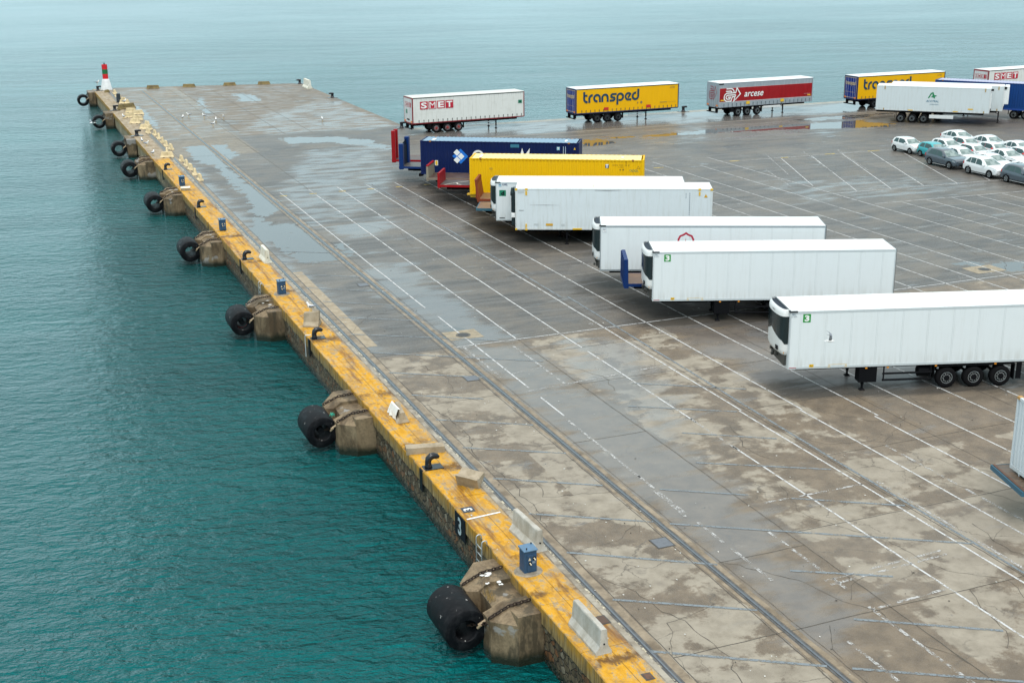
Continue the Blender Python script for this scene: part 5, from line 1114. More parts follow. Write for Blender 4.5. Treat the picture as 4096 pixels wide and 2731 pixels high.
mb = MB(); arc_logo(mb, on(LEFT(2.55, -.045), .30, 1.95, .70, 1.0), .09); mb.build('arrow_logo', flat('red_outline', (.30, .02, .03), .5), ta)
mb = MB(); put_text(mb, 'arcese', 3.60, 6.35, 2.26, 2.80, NR(-.05), .012, .25); mb.build('lettering', M_WPR, ta)
mb = MB(); put_text(mb, 'ARCE 802223-4', 12.4, 13.3, 2.10, 2.20, NR(-.05)); mb.build('lettering', flat('pale_print', (.6, .4, .4), .5), ta)
for a, b2, c, d in ((3.90, 4.42, 1.38, 1.72), (8.9, 9.42, 1.38, 1.72), (.22, .72, 1.92, 2.06), (12.9, 13.35, 1.92, 2.06)):
    mb = MB(); rect(mb, a, b2, c, d, NR(-.066)); mb.build('yellow_panel', M_YEL, ta)
mb = MB(); mb.bbox(-.05, .62, -.06, .02, 3.83, 3.98, .02); mb.build('corner_guard', M_BLK2, ta)
mb = MB(); mb.bbox(6.5, 9.0, .02, .08, .75, 1.0, .02); mb.build('side_guard', M_TANKW, ta)
# far right trailer at the quay
tr, cs = curtain('curtain_trailer', 'white curtain trailer with SMET squares at the right edge of the picture', 119.47, 132.6, 3.4, 1.2, 13.65, 2.55, 2.8, (2.82, 4.17, 5.53), 10.2, M_SMC, M_DRED, M_ROOF, flat('black_strap', (.02, .03, .03), .5), M_DOORW, 23, hub=M_HUBR)
smet_logo(tr, 1.0, 4.1, 2.72, .88, lambda k: NR(-.045 - .008 * k), M_SR, M_WPR); smet_rear(tr)
mb = MB(); mb.ribbon([(.12, 1.3), (2.42, 1.3), (2.42, 3.82), (.12, 3.82)], .05, LEFT(2.55, -.033), closed=True); mb.build('door_stripe', M_SR, tr)

# ---- corrugated shipping containers on chassis
def container(lb, x, y, yaw, zb, L, W, H, mat, roofm, kind, cat='shipping container', wx=(9.3, 10.6, 11.9), legx=4.0, flip=False):
    t = thing('shipping_container', lb, cat, (x, y, 0), yaw, 'long containers standing on chassis'); zt = zb + H
    def corr(x0, x1, yl, s, z0, z1):
        pts = []; q = x0; per = .278
        while q < x1 - .02:
            for d, h in ((0, 0), (.105, 0), (.139, .036), (.244, .036)):
                if q + d < x1: pts.append((q + d, yl + s * h))
            q += per
        pts.append((x1, yl)); return [[(a, b2, z) for a, b2 in pts] for z in (z0, z1)]
    mb = MB(); mb.loft(corr(.16, L - .16, .03, 1, zb + .16, zt - .10), False, False); mb.loft(corr(.16, L - .16, W - .03, -1, zb + .16, zt - .10), False, False); mb.build('side_panels', mat, t)
    mb = MB()
    for a in (0, L - .16):
        for c in (0, W - .16): mb.box(a, a + .16, c, c + .16, zb + .12, zt - .12)
    mb.box(.16, L - .16, 0, .06, zb, zb + .16); mb.box(.16, L - .16, W - .06, W, zb, zb + .16); mb.box(.16, L - .16, 0, .07, zt - .10, zt - .02); mb.box(.16, L - .16, W - .07, W, zt - .10, zt - .02)
    mb.box(0, .12, .16, W - .16, zb, zb + .18); mb.box(0, .12, .16, W - .16, zt - .14, zt - .02); mb.box(L - .12, L, .16, W - .16, zb, zb + .18); mb.box(L - .12, L, .16, W - .16, zt - .14, zt - .02)
    mb.build('frame', mat, t)
    for a in (-.003, .78, L - .96, L - .177):
        for c in (-.004, W - .158):
            for zz in (zb - .004, zt - .117):
                mb = MB(); mb.bbox(a, a + .18, c, c + .162, zz, zz + .121, .01); mb.build('corner_casting', mat if a < .1 or a > L - .3 else flat('rusty_casting', (.30, .12, .02) if kind != 'w' else (.72, .45, .03), .5), t)
    # roof bowed panels
    pts = []; q = .16
    while q < L - .18:
        for d, h in ((0, 0), (.09, .022), (.18, .022), (.27, 0)):
            if q + d < L - .16: pts.append((q + d, h))
        q += .36
    mb = MB(); mb.loft([[(a, yy, zt - .03 + h) for a, h in pts] for yy in (.06, W - .06)], False, False); mb.build('roof', roofm, t)
    mb = MB()
    for k in range(9): zz = zb + .2 + k * .28; mb.box(.02 + (.03 if k % 2 else 0), .05, .16, W - .16, zz, min(zz + .28, zt - .14))
    mb.build('left_end', mat, t); mb = MB(); mb.box(L - .05, L - .01, .16, W - .16, zb + .18, zt - .14); mb.build('end_doors', mat, t)
    return t
def skeletal(t, L, W, zb, wx, legx, c): chassis(t, L, W, zb, wx, legx, c=c)
M_YC = paint('yellow_container_paint', (.78, .46, .001), .5, .16, (.45, .26, .02)); M_YR = paint('faded_yellow_roof', (.83, .69, .30), .5, .2, (.6, .5, .3)); M_BC = paint('navy_container_paint', (.003, .012, .075), .45, .2, (.01, .02, .05)); M_BR = paint('faded_blue_roof', (.20, .32, .43), .5, .35, (.36, .42, .46)); M_YCH = flat('yellow_chassis', (.62, .38, .02), .45)
yc = container('long bright yellow corrugated container with a pale roof', 34.67, 95.02, -29.33, 1.2, 13.716, 2.5, 2.9, M_YC, M_YR, 'y'); skeletal(yc, 13.7, 2.5, 1.2, (9.3, 10.6, 11.9), 3.6, M_BLK2)
mb = MB(); mb.bbox(.0, 2.0, .2, .45, .92, 1.19, .02); mb.bbox(-.34, .02, .6, 1.0, 1.0, 1.14, .02); mb.build('front_bolster', M_YCH, yc)
F_ = NR(.022); M_BRN = flat('brown_stencil', (.20, .12, .01), .5)
mb = MB(); rect(mb, 10.72, 10.98, 3.44, 3.74, F_); s = mb.build('letter_plate', flat('blue_plate', (.02, .10, .20), .4), yc); mb = MB(); rect(mb, 10.74, 10.96, 3.65, 3.73, NR(.014)); rect(mb, 10.81, 10.89, 3.46, 3.66, NR(.014)); mb.build('plate_letter', M_WPR, s)
mb = MB(); put_text(mb, 'ICMU 400126 8', 11.25, 12.58, 3.62, 3.73, F_, 0, 0, 1.25); put_text(mb, '1361', 11.75, 12.15, 3.48, 3.57, F_, 0, 0, 1.2); rect(mb, 11.84, 11.94, 3.26, 3.36, F_); rect(mb, 12.06, 12.17, 3.26, 3.38, F_)
mb.ribbon([(13.18, 3.40), (13.40, 3.40), (13.29, 3.63)], .022, F_, closed=True); mb.ribbon([(.84, 3.98), (.92, 3.98), (.92, 3.8), (.84, 3.8)], .012, F_, closed=True); mb.ribbon([(12.3, 3.98), (12.38, 3.98), (12.38, 3.8), (12.3, 3.8)], .012, F_, closed=True); mb.build('lettering', M_BRN, yc)
mb = MB()
for k in range(3):
    for dv, off in ((.10, 0), (0, .07)): mb.ribbon([(12.58 + off + k * .21 + .24 * q / 8, 3.20 + dv + .045 * math.sin(q / 8 * 2 * math.pi - 1.2)) for q in range(9)], .022, F_)
mb.build('wave_logo', flat('green_print', (.05, .22, .13), .5), yc)
mb = MB(); mb.poly([F_(1.56, 3.28), F_(1.68, 3.40), F_(1.68, 3.16)]); mb.poly([F_(1.86, 3.28), F_(1.74, 3.40), F_(1.74, 3.16)]); mb.build('ghost_mark', flat('faded_print', (.50, .30, .02), .5), yc)
mb = MB(); mb.box(.7, .9, .5, 1.6, 4.105, 4.112); mb.box(11.9, 12.1, .9, 1.4, 4.105, 4.112); mb.build('roof_patch', M_WPR, yc)
bc = container('long navy blue corrugated container with diamond logo and pale blue roof', 34.02, 105.49, -31.13, 1.2, 13.716, 2.5, 2.9, M_BC, M_BR, 'b'); skeletal(bc, 13.7, 2.5, 1.2, (9.3, 10.6, 11.9), 3.6, M_BLK2)
def rsq(cx, cz, h, r=.05, n=3):
    """rounded square standing on its corner"""
    out = []
    for k, (sx, sy) in enumerate(((1, 1), (-1, 1), (-1, -1), (1, -1))):
        for i in range(n + 1):
            a = R(k * 90 + 90 * i / n); px, py = sx * (h - r) + r * math.cos(a), sy * (h - r) + r * math.sin(a); c_, s_ = math.cos(R(45)), math.sin(R(45)); out.append((cx + px * c_ - py * s_, cz + px * s_ + py * c_))
    return out
mb = MB(); mb.poly([NR(.020)(*p) for p in rsq(3.52, 2.80, .47, .07)]); mb.build('diamond_logo', flat('bright_blue_print', (.008, .16, .62), .4), bc)
mb = MB(); mb.poly([NR(.018)(*p) for p in rsq(2.93, 2.80, .10, .02)]); mb.build('logo_corner', flat('bright_blue_print', (.008, .16, .62), .4), bc)
for cx, cz in ((3.20, 3.12), (3.56, 2.80), (3.20, 2.48)):
    mb = MB(); mb.poly([NR(.012)(*p) for p in rsq(cx, cz, .21, .04)]); mb.build('logo_square', M_WPR, bc)
mb = MB(); mb.ribbon(arc(5.05, 2.78, .45, 20, 340, 22, .50), .16, NR(.018)); mb.build('lettering', M_WPR, bc)
mb = MB(); mb.ribbon([(8.62, 2.3), (8.86, 3.32), (9.02, 2.7), (9.42, 3.32), (9.30, 2.3)], .20, NR(.018)); mb.build('lettering', M_WPR, bc)
mb = MB(); rect(mb, 11.82, 12.08, 3.46, 3.74, NR(.02)); s = mb.build('letter_plate', flat('pale_blue_plate', (.20, .45, .62), .4), bc); mb = MB(); rect(mb, 11.86, 12.04, 3.64, 3.70, NR(.014)); rect(mb, 11.92, 11.98, 3.50, 3.66, NR(.014)); mb.build('plate_letter', M_WPR, s)
mb = MB(); mb.poly([NR(.02)(13.26, 3.52), NR(.02)(13.44, 3.52), NR(.02)(13.35, 3.72)]); mb.build('warning_triangle', M_YEL, bc)
mb = MB(); [rect(mb, q, q + .05, 3.0, 3.78, NR(.02)) for q in (12.36, 12.54)]; mb.build('number_column', flat('pale_column', (.4, .5, .6), .5), bc)
mb = MB(); rect(mb, 7.85, 8.6, 3.62, 3.90, NR(.02)); mb.build('vent_patch', flat('teal_patch', (.03, .17, .26), .5), bc)
mb = MB(); rect(mb, 1.25, 1.52, 1.98, 2.42, NR(.02)); s = mb.build('inspection_sticker', M_WPR, bc); mb = MB(); rect(mb, 1.29, 1.48, 2.02, 2.38, NR(.014)); mb.build('sticker_face', M_YEL, s)
mb = MB(); mb.box(.9, 1.2, .5, 1.3, 4.105, 4.112); mb.box(12.4, 12.6, .6, 1.6, 4.105, 4.112); mb.build('roof_patch', M_WPR, bc)
mb = MB(); mb.bbox(-.28, .05, .3, .9, .95, 1.18, .02); mb.build('front_bolster', M_BLK2, bc)
bf = container('blue corrugated container behind the two white reefers at the right edge', 105.45, 125.89, -54.3, 1.2, 13.716, 2.5, 2.9, paint('blue_container_paint', (.008, .050, .20), .4, .2, (.01, .03, .08)), paint('lavender_roof', (.40, .42, .56), .5, .2), 'b'); skeletal(bf, 13.7, 2.5, 1.2, (9.3, 10.6, 11.9), 3.6, flat('blue_chassis', (.01, .06, .30), .4))
mb = MB(); mb.bbox(0, 13.7, -.02, .05, 1.0, 1.19, .01); mb.build('chassis_side', flat('blue_chassis', (.01, .06, .30), .4), bf)
# smooth-sided refrigerated containers
def reefbox(lb, x, y, yaw, zb, L, W, H, unit_left, grime, marks=True):
    t = thing('refrigerated_container', lb, 'refrigerated container', (x, y, 0), yaw, 'white refrigerated containers with yellow corner fittings'); zt = zb + H
    mb = MB(); n = int(L / .16)
    mb.loft([[(.1 + (L - .2) * i / n, .012 + (.006 if i % 2 else 0), z) for i in range(n + 1)] for z in (zb + .12, zt - .08)], False, False); mb.box(.05, L - .05, .03, W - .02, zb + .02, zt - .03); mb.build('body', grime, t)
    mb = MB(); mb.box(0, L, 0, .05, zb, zb + .13); mb.box(0, L, 0, .05, zt - .09, zt); mb.box(0, .10, 0, .06, zb + .13, zt - .09); mb.box(L - .1, L, 0, .06, zb + .13, zt - .09); mb.box(0, .1, W - .1, W, zb, zt); mb.box(L - .1, L, W - .1, W, zb, zt); mb.build('frame', M_FRM if 0 else streaky_white('frame_white', (.62, .66, .67), .4), t)
    mb = MB(); mb.bbox(.02, L - .02, .05, W - .05, zt - .02, zt + .01, .01); mb.build('roof', M_ROOF, t)
    return t, zt
wr, zt = reefbox('scuffed white refrigerated container with yellow corner fittings, in the middle row', 33.26, 81.97, -25.02, 1.08, 13.65, 2.55, 2.9, True, M_W2)
for a, b2, c, d in ((.68, .86, zt - .12, zt + .02), (.70, .82, 3.52, 3.80), (12.66, 12.84, zt - .12, zt + .02), (12.70, 12.80, 3.5, 3.78), (.70, .80, 1.22, 1.50), (13.48, 13.66, zt - .12, zt + .02), (-.02, .14, zt - .12, zt + .02), (4.0, 4.65, 1.085, 1.19), (-.02, .12, 1.06, 1.18), (.68, .84, 1.04, 1.16)):
    mb = MB(); mb.box(a, b2, -.02, .035, c, d); mb.build('yellow_fitting', M_YEL, wr)
mb = MB(); rect(mb, 2.13, 2.62, 1.36, 1.52, NR(-.004)); mb.build('weight_plate', flat('amber_plate', (.62, .34, .02), .5), wr)
mb = MB(); mb.poly([NR(-.004)(13.05, 3.38), NR(-.004)(13.31, 3.38), NR(-.004)(13.18, 3.62)]); mb.build('warning_triangle', flat('amber_plate', (.62, .34, .02), .5), wr)
mb = MB()
for k in range(12): rect(mb, 12.05, 12.10, 3.62 - k * .135, 3.70 - k * .135, NR(-.004))
for k in range(4): rect(mb, 11.80, 11.84, 3.62 - k * .1, 3.68 - k * .1, NR(-.004))
mb.build('number_column', flat('grey_stencil', (.20, .24, .28), .5), wr)
mb = MB(); mb.ribbon([(5.5, 3.86), (6.4, 3.84), (7.4, 3.88)], [.01, .025, .008], NR(-.004)); mb.ribbon([(1.0, 2.83), (2.1, 2.83), (3.1, 2.82)], [.008, .022, .006], NR(-.004)); mb.ribbon([(.25, 2.45), (.6, 2.45)], .03, NR(-.004)); mb.build('scrape_marks', flat('scrape_grey', (.16, .15, .15), .6), wr)
mb = MB(); rect(mb, .18, .6, 3.66, 3.86, NR(-.004)); rect(mb, 1.3, 1.62, 1.40, 1.52, NR(-.004)); rect(mb, 3.2, 3.45, 1.35, 1.5, NR(-.004)); mb.build('faint_sticker', flat('pale_sticker', (.50, .54, .55), .5), wr)
mb = MB(); mb.box(5.4, 5.46, .3, 2.2, zt + .011, zt + .016); mb.box(5.2, 5.7, .9, 1.1, zt + .011, zt + .015); mb.build('roof_marking', flat('faint_roof_paint', (.55, .55, .42), .5), wr)
mb = MB(); mb.tube([(-.20, .35, z) for z in (zt - .55, zt - .35, zt + .02)], [.16, .17, .10], 10); mb.box(-.3, 0, .2, 2.3, zt - 1.7, zt - .3); mb.build('cooling_unit', M_DGL, wr)
mb = MB(); mb.bbox(-.30, -.01, .1, 2.4, 1.9, zt - 1.75, .04); mb.build('unit_cover', M_WPL, wr)
mb = MB(); mb.bbox(-.28, -.01, .14, 2.3, 1.35, 1.86, .03); mb.build('unit_base', M_DGL, wr)
chassis(wr, 13.6, 2.55, 1.08, (9.4, 10.7, 12.0), 3.6)
def acot(lb, x, y, yaw, logo):
    t, zt = reefbox(lb, x, y, yaw, 1.36, 12.4, 2.5, 2.78, False, streaky_white('dingy_white_paint', (.60, .66, .68), .3))
    L, W = 12.4, 2.5
    if logo:
        M_AG = flat('green_logo', (.004, .20, .075), .45, 0, .02); M_AB = flat('blue_logo', (.02, .14, .24), .45, 0, .02)
        k_ = NR(-.006); mb = MB(); mb.ribbon([(5.75, 2.86), (6.05, 3.42), (6.22, 3.48)], [.13, .15, .12], k_); mb.poly([k_(*p) for p in [(6.15, 3.56), (6.27, 3.52), (6.36, 3.24), (6.68, 3.16), (6.44, 3.04), (6.47, 2.82), (6.26, 2.96), (5.98, 2.98), (6.16, 3.10)]]); mb.build('green_logo', M_AG, t)
        mb = MB(); put_text(mb, 'ACOTRAL', 5.52, 6.90, 2.42, 2.66, k_, .012, .25); put_text(mb, 'INTERMODAL', 5.95, 6.92, 2.12, 2.23, k_, 0, .2); mb.build('lettering', M_AB, t)
    # machinery end on the right
    E = L
    mb = MB(); mb.box(E - .03, E + .03, .12, W - .12, 1.5, zt - .12); mb.build('machinery_end', M_WPL, t)
    mb = MB(); mb.bbox(E + .03, E + .10, .2, 1.2, 2.9, 3.75, .01); mb.bbox(E + .03, E + .10, .2, 1.2, 1.9, 2.85, .01); mb.build('service_panel', M_WPL, t)
    mb = MB(); mb.box(E + .10, E + .11, .55, .75, 3.05, 3.3); mb.box(E + .10, E + .11, .5, .65, 2.1, 2.4); mb.build('gauge', flat('navy_gauge', (.03, .06, .10), .4), t)
    mb = MB(); mb.box(E + .04, E + .08, 1.3, 1.65, 2.75, 3.8); mb.build('fan_duct', flat('teal_duct', (.02, .20, .24), .3), t)
    mb = MB(); mb.lathe([(.001, -.1), (.19, -.1), (.19, .1), (.001, .1)], 14, M=Matrix.Translation((E + .1, .25, zt - .18))); mb.build('vent_cap', M_BLK2, t)
    mb = MB(); mb.ribbon([(.3, zt - .25), (1.3, zt - .12), (2.3, zt - .14)], .06, lambda u, v: (E + .12, u, v)); mb.box(E + .03, E + .1, .15, W - .2, 1.55, 1.66); mb.build('trim', M_BLK2, t)
    for a, b2 in ((.85, .97), (11.75, 11.87)):
        mb = MB(); mb.box(a, b2, -.012, .0, zt - .42, zt - .02); mb.box(a, b2, -.012, .0, 1.38, 1.6); mb.build('rusty_bracket', flat('rusty_bracket', (.40, .28, .12), .6), t)
    for a in (3.6, 8.5, 10.1):
        mb = MB(); rect(mb, a, a + .55, 1.40 if a < 10 else 1.7, 1.50 if a < 10 else 1.84, NR(-.008)); mb.build('yellow_plate', M_YEL, t)
    chassis(t, L, W, 1.36, (2.85, 4.12, 5.4), 12.0 if not logo else 11.6, front_left=False, leg=not logo)
    return t
ac = acot('white refrigerated container with green star logo and blue lettering on its side', 95.2, 123.5, -43, True)
mb = MB(); mb.bbox(6.0, 8.62, .02, .07, .60, 1.0, .01); mb.bbox(6.0, 8.62, .01, .02, .79, .81, .002); mb.build('side_skirt', M_TANKW, ac)
a2 = acot('plain white refrigerated trailer tucked directly behind the one with the green logo', 95.2 + 2.72 * math.sin(R(43)) + 1.35 * math.cos(R(43)), 123.5 + 2.72 * math.cos(R(43)) - 1.35 * math.sin(R(43)), -43, False)
mb = MB(); mb.bbox(12.45, 12.95, .25, 2.3, 2.1, 4.15, .05); mb.build('cooling_unit', M_WPL, a2)
mb = MB()
for k in range(7):
    for c in (.35, .85): mb.box(12.955, 12.965, c, c + .36, 3.85 - k * .13, 3.90 - k * .13)
mb.build('vent_slots', M_BLK2, a2)

# ---- empty flat trailers with end boards
def mat_deck(name, c1, c2, ang=0):
    b = NB(name); o = b.obj(); n = b.noise(b.map(o, (.6, 3, 3)), 2.5, 7, .7); g = b.xyz(o)
    pl = b.math('PINGPONG', g[1], .11); ln = b.ss(pl, .0, .012, 1, 0); c = b.mix(b.ss(n, .3, .7), c1, c2); c = b.mix(b.math('MULTIPLY', ln, .8), c, (.02, .016, .012))
    return b.set(c, b.ss(n, .3, .7, .3, .6), 0, .5, b.bump(n, .01, .5))
M_DK1 = mat_deck('red_brown_deck', (.04, .022, .018), (.12, .075, .062)); M_DK2 = mat_deck('grey_deck', (.04, .035, .032), (.13, .12, .11)); M_DK3 = mat_deck('rusty_plank_deck', (.10, .050, .028), (.27, .17, .11))
def flatbed(lb, x, y, yaw, zd, L, W, deckm, edgem, board, boardm, hb=1.15, bt=.14, lean=0., solid=True, wheels=True):
    t = thing('flat_trailer', lb, 'flat trailer', (x, y, 0), yaw, 'empty flat trailers between the containers')
    mb = MB(); mb.box(0, L, .0, W, zd - .10, zd - .004); mb.build('deck', deckm, t)
    mb = MB(); mb.box(-.06, 0, -.03, W + .03, zd - .18, zd + .004); mb.box(0, L, -.03, -.001, zd - .18, zd + .004); mb.box(0, L, W + .001, W + .03, zd - .18, zd + .004); mb.build('side_rails', edgem, t)
    if board == 'solid':
        mb = MB(); mb.loft([[(-.02, -.02, zd - .28), (bt, -.02, zd - .28), (bt, W + .02, zd - .28), (-.02, W + .02, zd - .28)], [(-.02 - lean, -.02, zd + hb), (bt * .8 - lean, -.02, zd + hb), (bt * .8 - lean, W + .02, zd + hb), (-.02 - lean, W + .02, zd + hb)]])
        hbd = mb.build('headboard', boardm[0], t)
        mb = MB()
        for k in range(5): yy = .1 + k * (W - .3) / 4; mb.box(-.07 - lean * .5, -.018, yy, yy + .1, zd, zd + hb - .02)
        mb.build('board_ribs', boardm[0], hbd)
        if len(boardm) > 1:
            mb = MB(); mb.box(-.04 - lean, bt - lean, -.03, W + .03, zd + hb, zd + hb + .09); mb.build('board_cap', boardm[1], hbd)
    elif board == 'posts':
        for yy in (-.02, W * .40):
            mb = MB(); mb.bbox(-.05, .30, yy, yy + .32, zd - .28, zd + hb, .03); mb.build('end_post', boardm[0], t)
        mb = MB(); mb.box(-.02, .03, .3, W * .40, zd, zd + hb - .1); mb.build('end_panel', boardm[1], t)
    elif board == 'step':
        mb = MB(); mb.bbox(-.04, .34, -.02, .42, zd - .28, zd + hb - .35, .03); mb.build('end_post', boardm[0], t)
        mb = MB(); mb.bbox(-.04, .34, W - .5, W + .02, zd - .28, zd + hb, .03); mb.build('end_post', boardm[0], t)
        mb = MB(); mb.poly([(.16, .4, zd), (.16, W - .45, zd), (.16, W - .45, zd + hb - .1), (.16, .4, zd + hb - .4)]); mb.box(.17, .21, .4, W - .45, zd, zd + hb - .6); mb.build('end_panel', boardm[1], t)
    if wheels: chassis(t, L, W, zd - .18, (L - 4.2, L - 2.9, L - 1.6), 3.4, leg=False)
    mb = MB(); mb.box(1.0, L - 1, W / 2 - .5, W / 2 + .5, zd - .50, zd - .19); mb.build('spine', M_BLK2, t)
    return t
M_FRED = paint('red_board_paint', (.30, .006, .010), .4, .3, (.12, .01, .01)); M_FDR = flat('dark_red_recess', (.05, .004, .005), .5); M_FBL = paint('blue_board_paint', (.004, .030, .14), .4, .35, (.01, .02, .08)); M_FDB = flat('dark_blue_recess', (.004, .012, .03), .5); M_FGR = paint('weathered_grey_board', (.26, .235, .18), .6, .5); M_FBR = paint('rust_red_board', (.22, .048, .018), .5, .5, (.10, .03, .02)); M_TEAL = flat('teal_edge', (.03, .12, .17), .5)
flatbed('red flat trailer with tall red end posts, leftmost of the trailers', 33.5, 112.2, -29.5, 1.5, 12.5, 2.5, M_DK1, M_FRED, 'posts', (M_FRED, M_FDR), 2.6)
flatbed('blue flat trailer with stepped blue end posts left of the navy container', 33.0, 108.4, -32, 1.5, 12.5, 2.5, M_DK2, M_FBL, 'step', (M_FBL, M_FDB), 2.32)
flatbed('flat trailer with a weathered grey headboard topped in red', 33.4, 102.0, -30.5, 1.5, 12.2, 2.5, M_DK1, flat('grey_edge', (.22, .18, .14), .6), 'solid', (M_FGR, M_FRED), .95, .16)
flatbed('flat trailer with a bright red headboard and loose white strap', 33.2, 98.5, -30, 1.5, 12.2, 2.5, M_DK2, M_FRED, 'solid', (M_FRED,), .95, .16)
t = thing('lashing_strap', 'loose white strap lying on the flat trailer with the bright red headboard', 'strap', (33.2, 98.5, 1.505), -30); mb = MB(); mb.ribbon([(.55, -.02), (.9, .5), (1.35, 1.0), (2.2, 1.8)], .09, lambda u, v: (u, v, .012)); mb.ribbon([(1.35, 1.0), (1.55, .35), (1.9, .02)], .10, lambda u, v: (u, v, .02)); mb.build('strap', flat('dirty_white_webbing', (.62, .60, .54), .6), t)
flatbed('flat trailer with a leaning rust brown headboard beside the yellow container', 34.06, 91.6, -28, 1.5, 12.2, 2.5, M_DK3, M_FBR, 'solid', (M_FBR,), 1.47, .18, .22)
flatbed('flat trailer with a teal edge and plank deck, its end under the 1392 trailer', 32.7, 88.2, -27, 1.5, 12.0, 2.5, M_DK3, M_TEAL, None, None)
flatbed('flat trailer with a tall blue headboard between two white trailers', 32.8, 64.2, -22.8, 1.5, 12.6, 2.5, M_DK3, M_FBL, 'solid', (M_FBL,), 1.42, .24)
# right edge: white corrugated container on a blue flat trailer
fb = flatbed('blue edged flat trailer with plank deck at the right edge of the picture', 32.66, 32.4, -17, 1.5, 12.5, 2.5, mat_deck('brown_plank_deck', (.06, .042, .028), (.17, .115, .075)), flat('teal_blue_edge', (.03, .11, .17), .45), None, None)
mb = MB(); mb.box(.0, .10, 0, 2.5, 1.502, 1.53); mb.build('end_sill', M_RUST, fb)
wc = thing('shipping_container', 'white corrugated container standing on the flat trailer at the right edge', 'shipping container', (33.11, 31.8, .3), -13)
M_WC = streaky_white('white_container_paint', (.62, .68, .72), .15)
pts = []; q = .0
while q < 2.43:
    for d, h in ((0, 0), (.07, 0), (.10, .036), (.17, .036)):
        if q + d < 2.43: pts.append((h, q + d))
    q += .20
mb = MB(); mb.loft([[(a, b2, z) for a, b2 in pts] for z in (1.45, 4.0)], False, False); mb.box(.06, 11, .04, 2.4, 1.32, 4.05); mb.build('end_wall', M_WC, wc)
mb = MB(); mb.box(-.02, .10, -.01, .08, 1.30, 4.10); mb.box(-.02, .10, 2.36, 2.45, 1.30, 4.10); mb.box(-.02, .08, .08, 2.36, 4.0, 4.10); mb.box(-.02, .08, .08, 2.36, 1.30, 1.44); mb.box(0, 11, 0, .05, 1.3, 1.44); mb.box(0, 11, 0, .05, 4.0, 4.1); mb.build('frame', M_WC, wc)
for yy in (.0, 2.27):
    mb = MB(); mb.bbox(-.03, .14, yy, yy + .18, 4.0, 4.12, .01); mb.build('corner_casting', flat('rusty_casting2', (.45, .25, .08), .6), wc)
for yy in (.35, .75, 1.8):
    mb = MB(); mb.loft([[(-.03, yy - .06, 1.32), (.04, yy - .06, 1.32), (.04, yy + .06, 1.32), (-.03, yy + .06, 1.32)], [(-.01, yy - .02, 1.205), (.02, yy - .02, 1.205), (.02, yy + .02, 1.205), (-.01, yy + .02, 1.205)]]); mb.build('foot', M_WC, wc)
# ================================================================== CARS
M_CW = NB('white_car_paint'); M_CW = M_CW.set((.74, .77, .78), .18, 0, .5); M_CW.node_tree.nodes["Principled BSDF"].inputs['Coat Weight'].default_value = 1.0
def carpaint(n, c):
    b = NB(n); b.set(c, .25, .15, .5); b.b.inputs['Coat Weight'].default_value = 1.0; return b.m
M_CG = carpaint('slate_car_paint', (.060, .085, .110)); M_CT = carpaint('turquoise_car_paint', (.008, .36, .40))
M_GLS = NB('car_glass'); M_GLS = M_GLS.set((.035, .075, .075), .05, 0, .6); M_WSC = NB('windscreen'); M_WSC = M_WSC.set(M_WSC.mix(M_WSC.ss(M_WSC.noise(M_WSC.obj(), 2.2, 3), .4, .6), (.10, .16, .155), (.24, .31, .30)), .06, 0, .6)
M_TRIM = flat('black_car_trim', (.014, .016, .018), .45); M_LAMP = flat('clear_lamp', (.45, .50, .52), .12, 0, .3); M_TL = flat('red_tail_lamp', (.55, .02, .02), .2); M_PINK = flat('dull_red_pillar', (.22, .05, .07), .4); M_REDM = flat('red_mirror_shell', (.70, .03, .03), .25); M_GRL = flat('black_grille', (.006, .006, .007), .4); M_CHR = flat('bright_trim', (.65, .68, .70), .2, .6)
KIND = {
 'suv': dict(L=4.34, W=1.80, H=1.63, wb=2.67, wr=.35, st=[(-1, .45, .86, .98, .84), (-.97, .30, .98, 1.06, .93), (-.86, .28, 1.03, 1.50, .98), (-.72, .27, 1.04, 1.60, 1), (-.35, .27, 1.01, 1.63, 1), (-.08, .27, .98, 1.60, 1), (.06, .27, .96, 1.50, 1), (.42, .27, .95, 1.04, 1), (.78, .28, .90, .98, .98), (.94, .30, .82, .92, .94), (1, .42, .70, .78, .86)],
      glass=[(-.84, .25, -.60, .85, -.60, .12)], front=6),
 'hatch': dict(L=3.47, W=1.64, H=1.46, wb=2.34, wr=.29, st=[(-1, .40, .78, .88, .84), (-.97, .26, .90, .98, .92), (-.86, .24, .94, 1.32, .97), (-.70, .22, .94, 1.42, 1), (-.30, .22, .92, 1.46, 1), (.0, .22, .90, 1.43, 1), (.14, .22, .89, 1.33, 1), (.50, .22, .88, .94, 1), (.82, .24, .80, .88, .97), (.94, .26, .70, .80, .92), (1, .36, .58, .66, .80)]),
 'lift': dict(L=4.22, W=1.76, H=1.50, wb=2.62, wr=.31, st=[(-1, .42, .80, .90, .84), (-.97, .27, .90, 1.00, .92), (-.80, .24, .93, 1.22, .97), (-.58, .22, .93, 1.40, 1), (-.28, .22, .91, 1.50, 1), (-.06, .22, .90, 1.46, 1), (.08, .22, .89, 1.36, 1), (.42, .22, .88, .95, 1), (.76, .24, .80, .88, .98), (.92, .26, .70, .80, .93), (1, .38, .58, .66, .80)])}
